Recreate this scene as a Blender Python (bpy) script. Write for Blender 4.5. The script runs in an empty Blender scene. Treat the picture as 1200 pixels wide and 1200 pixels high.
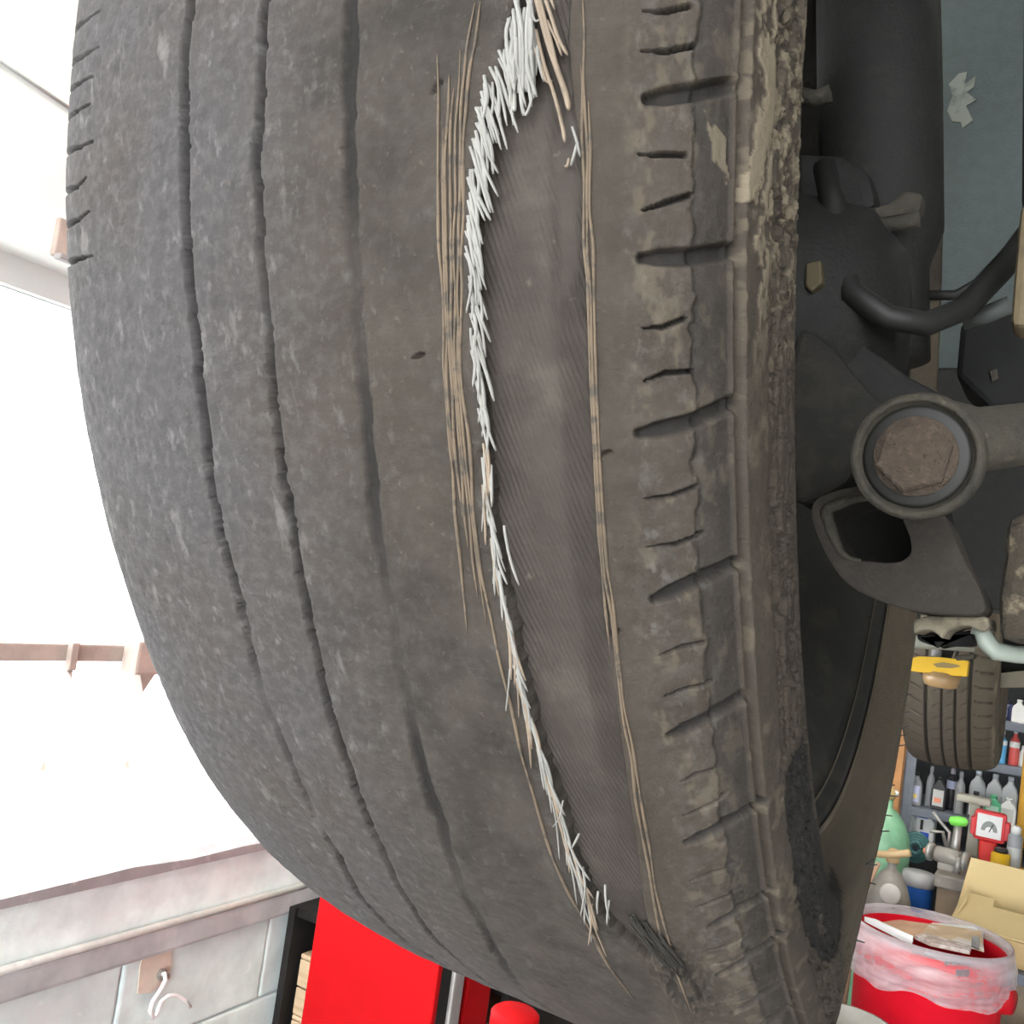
import bpy, bmesh, math, random
import numpy as np
from mathutils import Vector, Matrix
C = bpy.context.scene.collection
SC = bpy.context.scene
random.seed(4)
# ------------------------------------------------------------------ camera
F_PX = 1150.0
def unit(v):
    v = np.array(v, float); return v/np.linalg.norm(v)
_up = unit((.14, -1, 87/F_PX))
_fw = np.array([665/F_PX, 180/F_PX, 1.0]); _fw = unit(_fw-_up*(_fw@_up))
CM = np.array([np.cross(_fw, _up), _fw, _up])          # lens axes (x right, y down, z forward) to world
EYE = np.array([0, 0, 1.55])
cam_data = bpy.data.cameras.new('camera'); cam = bpy.data.objects.new('camera', cam_data); C.objects.link(cam)
R3 = CM@np.diag([1, -1, -1])
cam.matrix_world = Matrix([list(R3[i])+[EYE[i]] for i in range(3)]+[[0, 0, 0, 1]])
cam_data.sensor_width = 36; cam_data.lens = 36*F_PX/1200; cam_data.clip_start = .01
SC.camera = cam
# ------------------------------------------------------------------ overcast sky, exposure
w = bpy.data.worlds.new('overcast_sky'); SC.world = w; w.use_nodes = True
bg = w.node_tree.nodes['Background']; bg.inputs[0].default_value = (.95, .98, 1, 1); bg.inputs[1].default_value = 4.6
vs = SC.view_settings; vs.view_transform = 'Standard'; vs.look = 'None'; vs.exposure = 1.2; vs.gamma = 1; vs.use_curve_mapping = False
SC.cycles.use_denoising = True
def ray(x, y): return CM@np.array([(x-600)/F_PX, (y-600)/F_PX, 1.])
def at(x, y, Y): r = ray(x, y); return r*(Y/r[1])+EYE
def atX(x, y, X): r = ray(x, y); return r*(X/r[0])+EYE
# ------------------------------------------------------------------ materials
def mat(name, col, rough=.6, metal=0, spots=(), bump=0, bscale=60, coords='Object', trans=0, alpha=1, vary=.12, spec=.5, coat=0):
    """base colour with a soft variation, and worn or dirty spots: (scale, low, high, colour[, stretch])"""
    m = bpy.data.materials.new(name); m.use_nodes = True; nt = m.node_tree; N = nt.nodes; L = nt.links
    b = N['Principled BSDF']; b.inputs['Roughness'].default_value = rough; b.inputs['Metallic'].default_value = metal
    b.inputs['Specular IOR Level'].default_value = spec
    b.inputs['Transmission Weight'].default_value = trans; b.inputs['Alpha'].default_value = alpha
    b.inputs['Coat Weight'].default_value = coat
    tc = N.new('ShaderNodeTexCoord')
    src = tc.outputs[coords]
    def noise(scale, detail=4, stretch=None, rough_=.6):
        n = N.new('ShaderNodeTexNoise'); n.inputs['Scale'].default_value = scale; n.inputs['Detail'].default_value = detail
        n.inputs['Roughness'].default_value = rough_
        if stretch:
            mp = N.new('ShaderNodeMapping'); mp.inputs['Scale'].default_value = stretch; L.new(src, mp.inputs[0]); L.new(mp.outputs[0], n.inputs['Vector'])
        else: L.new(src, n.inputs['Vector'])
        return n.outputs['Fac']
    def mix(fac, a, c):
        x = N.new('ShaderNodeMix'); x.data_type = 'RGBA'; L.new(fac, x.inputs[0])
        for s, v in ((6, a), (7, c)):
            if isinstance(v, tuple): x.inputs[s].default_value = (*v, 1)
            else: L.new(v, x.inputs[s])
        return x.outputs[2]
    def ramp(fac, lo, hi):
        r = N.new('ShaderNodeMapRange'); r.inputs[1].default_value = lo; r.inputs[2].default_value = hi; L.new(fac, r.inputs[0]); return r.outputs[0]
    m['tools'] = 0
    c = mix(ramp(noise(bscale*.25, 3), .35, .65), tuple(max(0, v*(1-vary)) for v in col), tuple(min(1, v*(1+vary)) for v in col))
    for s in spots:
        c = mix(ramp(noise(s[0], 5, s[4] if len(s) > 4 else None), s[1], s[2]), c, tuple(s[3]))
    L.new(c, b.inputs['Base Color'])
    if bump:
        bm_ = N.new('ShaderNodeBump'); bm_.inputs['Strength'].default_value = bump; bm_.inputs['Distance'].default_value = .002
        L.new(noise(bscale, 6), bm_.inputs['Height']); L.new(bm_.outputs[0], b.inputs['Normal'])
    m['tools'] = 1
    return m, (N, L, b, noise, mix, ramp, c, src)
def M_(*a, **k): return mat(*a, **k)[0]
# ------------------------------------------------------------------ mesh helpers (world coordinates unless said)
class MB:
    def __init__(s): s.v = []; s.f = []; s.sm = []
    def add(s, vs, fs, smooth=False):
        o = len(s.v); s.v += [tuple(map(float, p)) for p in vs]; s.f += [tuple(i+o for i in f) for f in fs]; s.sm += [smooth]*len(fs); return s
    def box(s, x0, x1, y0, y1, z0, z1, bev=0.0, mx=None):
        b = min(bev, .45*min(abs(x1-x0), abs(y1-y0), abs(z1-z0)))
        if b <= 0:
            vs = [(x, y, z) for x in (x0, x1) for y in (y0, y1) for z in (z0, z1)]
            fs = [(0, 1, 3, 2), (4, 6, 7, 5), (0, 4, 5, 1), (2, 3, 7, 6), (0, 2, 6, 4), (1, 5, 7, 3)]
        else:
            bm = bmesh.new(); bmesh.ops.create_cube(bm, size=1)
            for v in bm.verts: v.co = Vector(((x0+x1)/2+v.co.x*(x1-x0), (y0+y1)/2+v.co.y*(y1-y0), (z0+z1)/2+v.co.z*(z1-z0)))
            bmesh.ops.bevel(bm, geom=bm.edges[:], offset=b, segments=2, affect='EDGES', profile=.6)
            bm.verts.index_update(); vs = [tuple(v.co) for v in bm.verts]; fs = [tuple(v.index for v in f.verts) for f in bm.faces]; bm.free()
        if mx is not None: vs = [tuple(mx@Vector(p)) for p in vs]
        return s.add(vs, fs)
    def lathe(s, prof, n=24, mx=None, smooth=True, cap=True, sx=1, sy=1):
        """prof: (radius, z) from the bottom up, turned about z; sx, sy squash it"""
        vs, fs = [], []; k = len(prof)
        for i in range(n):
            a = 2*math.pi*i/n
            for r, z in prof: vs.append((r*math.cos(a)*sx, r*math.sin(a)*sy, z))
        for i in range(n):
            for j in range(k-1):
                fs.append((i*k+j, ((i+1) % n)*k+j, ((i+1) % n)*k+j+1, i*k+j+1))
        if cap:
            if prof[0][0] > 1e-6: fs.append(tuple(i*k for i in range(n))[::-1])
            if prof[-1][0] > 1e-6: fs.append(tuple(i*k+k-1 for i in range(n)))
        if mx is not None: vs = [tuple(mx@Vector(p)) for p in vs]
        return s.add(vs, fs, smooth)
    def tube(s, pts, r, n=8, smooth=True, flat=1.0):
        pts = [Vector(p) for p in pts]; k = len(pts); rr = r if isinstance(r, (list, tuple)) else [r]*k
        vs, fs = [], []; up = None
        for i, p in enumerate(pts):
            t = (pts[min(i+1, k-1)]-pts[max(i-1, 0)]).normalized()
            if up is None: up = t.orthogonal().normalized()
            up = (up-t*up.dot(t)); up = up.normalized() if up.length > 1e-9 else t.orthogonal().normalized(); sd = t.cross(up)
            for j in range(n):
                a = 2*math.pi*j/n; vs.append(p+(up*math.cos(a)+sd*math.sin(a)*flat)*rr[i])
        for i in range(k-1):
            for j in range(n): fs.append((i*n+j, i*n+(j+1) % n, (i+1)*n+(j+1) % n, (i+1)*n+j))
        fs.append(tuple(range(n))[::-1]); fs.append(tuple((k-1)*n+j for j in range(n)))
        return s.add(vs, fs, smooth)
    def prism(s, front, d):
        """front: polygon of 3-D points, pushed along the vector d"""
        n = len(front); f = [Vector(p) for p in front]; d = Vector(d)
        vs = f+[p+d for p in f]
        return s.add(vs, [tuple(range(n)), tuple(range(2*n-1, n-1, -1))]+[(i, i+n, (i+1) % n+n, (i+1) % n) for i in range(n)])
    def build(s, name, m, parent=None, fix=True, bevel=0):
        off = Vector((0, 0, 0)); me = bpy.data.meshes.new(name)
        pm = parent.matrix_basis.copy() if parent is not None else Matrix()
        if parent is not None and parent.parent is not None: pm = parent.parent.matrix_basis@pm
        inv = pm.inverted()
        me.from_pydata([tuple(inv@Vector(v)) for v in s.v], [], s.f); me.materials.append(m)
        me.polygons.foreach_set('use_smooth', s.sm)
        if fix:
            bm = bmesh.new(); bm.from_mesh(me); bmesh.ops.recalc_face_normals(bm, faces=bm.faces[:]); bm.to_mesh(me); bm.free()
        o = bpy.data.objects.new(name, me); C.objects.link(o)
        if parent is not None: o.parent = parent
        if bevel:
            b = o.modifiers.new('edge', 'BEVEL'); b.width = bevel; b.segments = 2; b.limit_method = 'ANGLE'
        return o
def tag(o, label=None, cat=None, group=None, kind=None):
    if label: o['label'] = label
    if cat: o['category'] = cat
    if group: o['group'] = group
    if kind: o['kind'] = kind
    return o
def thing(name, loc, label, cat, group=None, rz=0):
    o = bpy.data.objects.new(name, None); C.objects.link(o); o.empty_display_size = .05
    o.matrix_basis = Matrix.Translation(Vector(loc))@Matrix.Rotation(rz, 4, 'Z')
    return tag(o, label, cat, group)
def axis_mx(p, direction):
    """matrix that puts local z along direction at p"""
    q = Vector(direction).to_track_quat('Z', 'Y'); return Matrix.Translation(Vector(p))@q.to_matrix().to_4x4()
def at_m(m, p): return Matrix.Translation(Vector(p))@m if m is not None else Matrix.Translation(Vector(p))
# palette
grey_wall, _ = mat('grey_painted_block', (.60, .69, .69), .8, bump=.5, bscale=40, spots=[(5, .55, .75, (.55, .58, .58)), (30, .64, .72, (.74, .78, .78))])
white_wall = M_('white_painted_wall', (.70, .73, .715), .8, bump=.2, bscale=30, vary=.02)
plaster = M_('grey_plaster', (.68, .76, .755), .85, bump=.5, bscale=50, spots=[(6, .5, .7, (.74, .79, .78)), (3, .6, .75, (.58, .6, .59))])
concrete = M_('concrete_floor', (.32, .31, .3), .75, bump=.3, spots=[(2, .5, .7, (.2, .19, .18)), (14, .6, .75, (.14, .13, .12))])
mauve = M_('mauve_paint', (.27, .255, .26), .6, spots=[(20, .6, .7, (.45, .4, .4))])
pipe_grey = M_('pale_pipe_paint', (.68, .75, .73), .45, spots=[(18, .6, .75, (.56, .6, .59))])
ledge_shade = M_('shaded_ledge_grey', (.36, .37, .38), .6, spots=[(8, .5, .7, (.46, .475, .48))])  # shade below the pipe is put into this grey
rust_bar = M_('rusty_steel', (.36, .29, .26), .8, bump=.5, spots=[(25, .5, .7, (.42, .34, .3))])
red_paint = M_('red_gloss_paint', (.35, .003, .005), .6, vary=.04, spots=[(9, .68, .76, (.4, .015, .012)), (130, .77, .79, (.6, .36, .3))], spec=.08)
black_m = M_('black_metal', (.010, .010, .010), .7, vary=.3, spec=.25)
steel = M_('bright_steel', (.48, .47, .46), .42, .6, spots=[(12, .55, .7, (.36, .34, .33))])
wood = M_('pale_wood', (.55, .42, .27), .7, spots=[(8, .5, .7, (.42, .3, .18), (1, 1, 12))], bscale=40)
card = M_('cardboard', (.62, .44, .22), .85, spots=[(8, .6, .75, (.52, .35, .17))], bscale=20, vary=.05)
card_in = M_('cardboard_inside', (.75, .58, .3), .85, bscale=20, vary=.04)
slate = M_('slate_steel', (.13, .15, .19), .5, spots=[(20, .6, .75, (.22, .24, .28))])
yellow = M_('yellow_tape', (.62, .37, .008), .6, vary=.05)
orange_y = M_('orange_yellow_paint', (.85, .48, .08), .45, vary=.05)
white_pl = M_('white_plastic', (.78, .79, .8), .4, vary=.04)
black_pl = M_('black_plastic', (.025, .025, .028), .4)
# ------------------------------------------------------------------ the setting
def struct(name, mb, m, parent=None):
    o = mb.build(name, m, parent)
    if parent is None: o['kind'] = 'structure'
    return o
XW = -1.5                                            # inner face of the left wall
struct('floor', MB().box(-2.6, 6, -3.6, 5.6, -.12, 0), concrete)
yard = struct('yard_ground', MB().box(-30, 30, -30, 30, -.3, -.125), M_('pale_concrete', (.62, .6, .57), .9))  # one even pale concrete tone
struct('ceiling', MB().box(-2.6, 6, -3.6, 5.6, 4.0, 4.15), white_wall)
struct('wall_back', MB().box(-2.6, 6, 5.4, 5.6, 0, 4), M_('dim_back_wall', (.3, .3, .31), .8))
struct('wall_right', MB().box(6, 6.2, -3.6, 5.6, 0, 4), white_wall)
struct('wall_front', MB().box(-1.7, 6, -3.6, -3.4, 3.5, 4).box(-1.7, -1.3, -3.6, -3.4, 0, 3.5).box(3.4, 6, -3.6, -3.4, 0, 3.5), white_wall)
WY0, WY1, WZ0, WZ1, YE = -1.0, 1.78, .935, 1.98, 2.6  # window opening and the end of the wall
z_pipe = float(atX(150, 1092, XW)[2])
wl = struct('wall_left', MB().box(-1.7, XW, -3.6, WY0, 0, 4).box(-1.7, XW, WY1, YE, WZ0-.02, 4).box(-1.7, XW, YE, 5.4, 0, 4).box(-1.7, XW, WY0, WY1, WZ1, 4)
            .box(-1.7, XW, -3.6, YE, z_pipe-.045, WZ0-.02), white_wall)
# below the window: a plastered band, then courses of painted blocks, each block on its own
tag(MB().box(XW-.03, XW+.006, WY0, YE, z_pipe-.04, WZ0-.02).build('plaster_band', plaster, wl))
course = .19; ztop = z_pipe-.045
for r in range(5):
    z1 = ztop-r*course; z0 = max(0, z1-course)
    if z1 <= .01: break
    y = WY0-(.2 if r % 2 else 0)
    while y < YE-.02:
        y1 = min(y+.39, YE)
        j = random.uniform(-.002, .002)
        MB().box(-1.7, XW+j, max(y, WY0)+.002, y1-.002, z0+.002, z1-.002, .006).build('concrete_block', grey_wall, wl)
        y = y1
MB().box(-1.69, XW-.006, -3.6, YE-.004, 0, ztop).build('mortar', M_('grey_mortar', (.4, .39, .4), .9), wl)
# window: frame, sill, transom with clips, panes
win = bpy.data.objects.new('window_1', None); C.objects.link(win); win.location = (XW, .4, WZ0); win['kind'] = 'structure'; win.matrix_basis = Matrix.Translation((XW, .4, WZ0))
sill = MB()
MB().box(-1.7, XW-.012, WY0, WY1, WZ0-.022, WZ0+.001).build('window_sill', white_wall, win)
n = 26; yy = np.linspace(WY0, YE, n)
for i in range(n-1):
    h = .016+.006*math.sin(i*1.9)*math.sin(i*.7); h2 = .016+.006*math.sin((i+1)*1.9)*math.sin((i+1)*.7)
    a, b = yy[i], yy[i+1]
    sill.add([(XW-.012, a, WZ0-.022), (XW+.022, a, WZ0-.022), (XW+.022, a, WZ0-.020+h), (XW-.012, a, WZ0+.002), (XW-.012, b, WZ0-.022), (XW+.022, b, WZ0-.022), (XW+.022, b, WZ0-.020+h2), (XW-.012, b, WZ0+.002)],
             [(0, 1, 2, 3), (7, 6, 5, 4), (1, 5, 6, 2), (2, 6, 7, 3), (0, 4, 5, 1)])
sill.build('sill_nosing', mauve, win)
fr = MB()
for y in (WY0, WY1-.05): fr.box(-1.66, -1.58, y, y+.05, WZ0, WZ1)
fr.box(-1.66, -1.58, WY0, WY1, WZ1-.05, WZ1)
fr.build('window_frame', white_wall, win)
p0, p1 = atX(0, 766, XW-.1), atX(165, 762, XW-.1); zt = (p0[2]+p1[2])/2
tr = MB().box(-1.62, -1.585, WY0, WY1, zt-.016, zt+.016, .004); tr.build('transom_bar', rust_bar, win)
for px in (75,): 
    y = atX(px, 770, XW-.1)[1]; MB().box(-1.585, -1.57, y-.008, y+.008, zt-.03, zt+.02, .003).prism([(-1.585, y-.006, zt-.03), (-1.585, y+.006, zt-.03), (-1.575, y, zt-.045)], (.008, 0, 0)).build('bar_clip', rust_bar, win)
y = atX(152, 765, XW-.1)[1]; MB().box(-1.585, -1.54, y-.03, y+.03, zt-.035, zt+.03, .006).prism([(-1.57, y-.01, zt-.03), (-1.57, y+.03, zt-.03), (-1.57, y+.005, zt-.07)], (.02, 0, 0)).build('bar_latch', rust_bar, win)
glass_m, (N, L, b, noise, mixf, ramp, cc, src) = mat('frosted_glass', (.95, .96, .96), .25, trans=1.0, vary=.02)
b.inputs['IOR'].default_value = 1.02
for a, c in ((WZ0, zt-.016), (zt+.016, WZ1-.05)):
    MB().box(-1.606, -1.60, WY0+.05, WY1-.05, a, c).build('window_pane', glass_m, win)
for px, py, h in ((135, 985, .07), (237, 978, .045), (48, 896, .012), (146, 893, .012)):      # pale mullion stubs; the bars between are left out, lost in glare
    q = atX(px, py, XW-.09)
    MB().prism([(q[0], q[1]-.007, q[2]-.01), (q[0], q[1]+.007, q[2]-.01), (q[0], q[1]+.001, q[2]+h)], (.008, 0, 0)).build('mullion_stub', M_('pale_mullion', (.9, .82, .7), .9), win)
# pale pipe over a ledge; the ledge's shade is put into its colour
tr1 = struct('trim_1', MB().box(XW-.005, XW+.02, WY0, YE, z_pipe-.055, z_pipe-.004, .008), ledge_shade)
MB().tube([(XW+.016, WY0, z_pipe+.002), (XW+.016, YE, z_pipe+.002)], .0075, 12).build('pipe', pipe_grey, tr1)
q0, q1 = atX(-60, 30, XW), atX(110, 147, XW)
struct('trim_2', MB().tube([(XW+.002, q0[1], q0[2]), (XW+.002, q1[1], q1[2])], .003, 6), M_('grey_seam', (.45, .47, .46), .8))
q = atX(74, 284, XW)
t = thing('wall_bracket', (XW, q[1], q[2]), 'small brown bracket on the white wall just outside the tyre edge, above the window', 'bracket')
MB().box(XW, XW+.012, q[1]-.02, q[1]+.05, q[2]-.028, q[2]+.035, .003).build('back_plate', rust_bar, t)
MB().box(XW+.012, XW+.03, q[1]-.02, q[1]+.05, q[2]-.036, q[2]-.026, .003).build('lower_lip', mauve, t)
# hook on a bare patch of wall
q = atX(190, 1138, XW)
t = thing('wall_hook', (XW, q[1], q[2]-.07), 'bent white wire hook on a bare tan patch of the grey wall', 'hook')
pp = [atX(a, b_, XW+.003) for a, b_ in ((168, 1112), (198, 1100), (200, 1128), (194, 1148), (176, 1163), (160, 1164), (163, 1132))]
MB().prism(pp, (.004, 0, 0)).build('bare_patch', M_('tan_bare_plaster', (.6, .5, .42), .9, bump=.6, spots=[(30, .5, .7, (.5, .41, .36))]), t)
q = atX(190, 1142, XW+.01); MB().lathe([(.012, 0), (.012, .008), (.007, .009), (.007, .02)], 6, axis_mx((XW+.006, q[1], q[2]), (1, 0, 0)), False).build('bolt', M_('grey_zinc', (.3, .29, .27), .5, .5), t)
wire = [atX(a, b_, XW+.03) for a, b_ in ((193, 1141), (194, 1148), (188, 1160), (179, 1173), (176, 1184), (179, 1193), (183, 1189), (188, 1174), (196, 1167), (206, 1166), (216, 1171), (223, 1180))]
MB().tube([(XW+.01, q[1], q[2])]+wire, .0042, 8).build('hook_wire', white_pl, t)
# unseen ceiling tubes, added as fill over the shop's back, bay and window wall
for i, (x, y, e) in enumerate(((.2, 2.9, 90), (2.6, .5, 30), (-.75, .2, 120))):
    t = thing('fill_light', (x, y, 3.9), 'unseen fill batten added under the ceiling '+('above the shelves', 'above the middle of the bay', 'along the window wall')[i], 'lamp')
    mxl = Matrix.Translation((x, y, 0))@Matrix.Rotation(math.pi/2 if i == 2 else 0, 4, 'Z')
    MB().box(-.6, .6, -.06, .06, 3.93, 4.0, .01, mxl).build('housing', white_pl, t)
    em = bpy.data.materials.new('tube_glow'); em.use_nodes = True; b_ = em.node_tree.nodes['Principled BSDF']; b_.inputs['Emission Color'].default_value = (1, .92, .8, 1); b_.inputs['Emission Strength'].default_value = e
    for dy in (-.03, .03): MB().tube([mxl@Vector((-.57, dy, 3.905)), mxl@Vector((.57, dy, 3.905))], .014, 8).build('tube', em, t)
# ------------------------------------------------------------------ wheels
WC = np.array([-.156, .456, 1.692]); WU = unit(np.array([.998, .044, .04]))
def wheel_matrix(c, u):
    x = unit(u); y = unit(np.array([0, 1, 0])-x*x[1]); z = np.cross(x, y)
    return Matrix([[x[i], y[i], z[i], c[i]] for i in range(3)]+[[0, 0, 0, 1]])
def spline(PR, n):
    PR = np.array(PR); p = np.vstack([2*PR[0]-PR[1], PR, 2*PR[-1]-PR[-2]]); out = []
    for i in range(1, len(p)-2):
        t = np.linspace(0, 1, 30, endpoint=False)[:, None]; a, b, c, e = p[i-1], p[i], p[i+1], p[i+2]
        out.append(.5*((2*b)+(c-a)*t+(2*a-5*b+4*c-e)*t*t+(3*b-a-3*c+e)*t**3))
    out = np.vstack(out+[PR[-1:]]); l = np.r_[0, np.cumsum(np.linalg.norm(np.diff(out, axis=0), axis=1))]
    s = np.linspace(0, l[-1], n) if isinstance(n, int) else n
    return s, np.c_[np.interp(s, l, out[:, 0]), np.interp(s, l, out[:, 1])]
def vnoise(u, v, seed=0):
    """smooth 2-D value noise in 0..1"""
    iu, iv = np.floor(u).astype(np.int64), np.floor(v).astype(np.int64); fu, fv = u-iu, v-iv
    fu = fu*fu*(3-2*fu); fv = fv*fv*(3-2*fv)
    def h(a, b):
        k = (a*374761393+b*668265263+seed*974711) & 0x7fffffff; k = ((k ^ (k >> 13))*1274126177) & 0x7fffffff; return ((k ^ (k >> 16)) & 0xffff)/65535.
    return (h(iu, iv)*(1-fu)+h(iu+1, iv)*fu)*(1-fv)+(h(iu, iv+1)*(1-fu)+h(iu+1, iv+1)*fu)*fv
def fbm(u, v, seed=0, o=3):
    r = 0; a = .5; t = 0
    for i in range(o): r = r+a*vnoise(u*2**i, v*2**i, seed+i*17); t += a; a *= .55
    return r/t
def smooth(x, a, b):
    t = np.clip((x-a)/(b-a), 0, 1); return t*t*(3-2*t)
def inpoly(S, T, poly):
    r = np.zeros(S.shape, bool); n = len(poly)
    for i in range(n):
        (x0, y0), (x1, y1) = poly[i], poly[(i+1) % n]
        if y0 == y1: continue
        r ^= ((y0 > T) != (y1 > T)) & (S < (x1-x0)*(T-y0)/(y1-y0)+x0)
    return r
def slot(S, T, d, pts, width, depth, taper=.35, ramp=.25):
    """cut a slot along pts = [(s, angle), ...] into the displacement d; angle in degrees"""
    K = .0055
    pts = [(a, b*K) for a, b in pts]; tot = sum(math.hypot(pts[i+1][0]-pts[i][0], pts[i+1][1]-pts[i][1]) for i in range(len(pts)-1)); acc = 0
    s0 = min(p[0] for p in pts)-width*2; s1 = max(p[0] for p in pts)+width*2; t0 = (min(p[1] for p in pts)-width*2)/K; t1 = (max(p[1] for p in pts)+width*2)/K
    ii = np.where((S[:, 0] > s0) & (S[:, 0] < s1))[0]; jj = np.where((T[0] > t0) & (T[0] < t1))[0]
    if len(ii) == 0 or len(jj) == 0: return
    sub = np.ix_(range(ii[0], ii[-1]+1), range(jj[0], jj[-1]+1)); s, t = S[sub], T[sub]*K; best = np.full(s.shape, 9.); para = np.zeros(s.shape)
    for i in range(len(pts)-1):
        a, b = np.array(pts[i]), np.array(pts[i+1]); e = b-a; l = math.hypot(*e)
        k = np.clip(((s-a[0])*e[0]+(t-a[1])*e[1])/(l*l), 0, 1); dd = np.hypot(s-a[0]-k*e[0], t-a[1]-k*e[1]); m = dd < best; best = np.where(m, dd, best); para = np.where(m, (acc+k*l)/tot, para); acc += l
    wd = width*(taper+(1-taper)*smooth(para, 0, ramp))*.5
    d[sub] = np.minimum(d[sub], -depth*(1-smooth(best, wd*.55, wd*1.2)))
def surface_mesh(name, pts, m, parent, close_v, fields=None, uv=None):
    """grid of local points (n_s, n_t, 3) as one mesh, quads; UV in metres, extra float attributes"""
    ns, nt = pts.shape[:2]; me = bpy.data.meshes.new(name)
    I, J = np.meshgrid(np.arange(ns-1), np.arange(nt if close_v else nt-1), indexing='ij'); J2 = (J+1) % nt
    q = np.stack([I*nt+J, I*nt+J2, (I+1)*nt+J2, (I+1)*nt+J], -1).reshape(-1, 4)
    c = q.shape[0]
    me.vertices.add(ns*nt); me.vertices.foreach_set('co', pts.reshape(-1).astype(np.float32))
    me.loops.add(c*4); me.loops.foreach_set('vertex_index', q.reshape(-1).astype(np.int32))
    me.polygons.add(c); me.polygons.foreach_set('loop_start', np.arange(0, c*4, 4, dtype=np.int32))
    me.polygons.foreach_set('use_smooth', np.ones(c, bool))
    me.update(calc_edges=True)
    if uv is not None:
        l = me.uv_layers.new(name='surface'); l.data.foreach_set('uv', uv.reshape(-1, 2)[q.reshape(-1)].reshape(-1).astype(np.float32))
    for k, v in (fields or {}).items():
        a = me.attributes.new(k, 'FLOAT', 'POINT'); a.data.foreach_set('value', v.reshape(-1).astype(np.float32))
    me.materials.append(m); me.validate()
    o = bpy.data.objects.new(name, me); C.objects.link(o); o.parent = parent; return o
PR_FRONT = [(-.050, .226), (-.062, .240), (-.080, .243), (-.098, .250), (-.107, .262), (-.110, .275), (-.109, .287), (-.104, .298), (-.0965, .3058), (-.0875, .3105), (-.0745, .3138), (-.055, .3168), (-.03, .319), (0, .32), (.03, .3193), (.05, .318), (.06, .3165), (.068, .3138), (.075, .3092), (.0795, .3035), (.083, .2955), (.0849, .285), (.0843, .272), (.080, .257), (.072, .248), (.061, .2425), (.054, .239), (.049, .234), (.046, .226)]
_i = 4; S_OFF = 0.0
def seg_len(PR, k):
    s, p = spline(PR, 4000); q = np.array(PR[k]); return s[np.hypot(p[:, 0]-q[0], p[:, 1]-q[1]).argmin()]
S_OFF = seg_len(PR_FRONT, 4)                        # features are measured along the section from the outer bulge (point 4)
def out_of_round(a, t):
    q = np.clip((t-40)/30, 0, 1); q = q*q*(3-2*q); return -.0052*q*np.clip((.045-a)/.07, 0, 1)*(t < 150)
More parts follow.
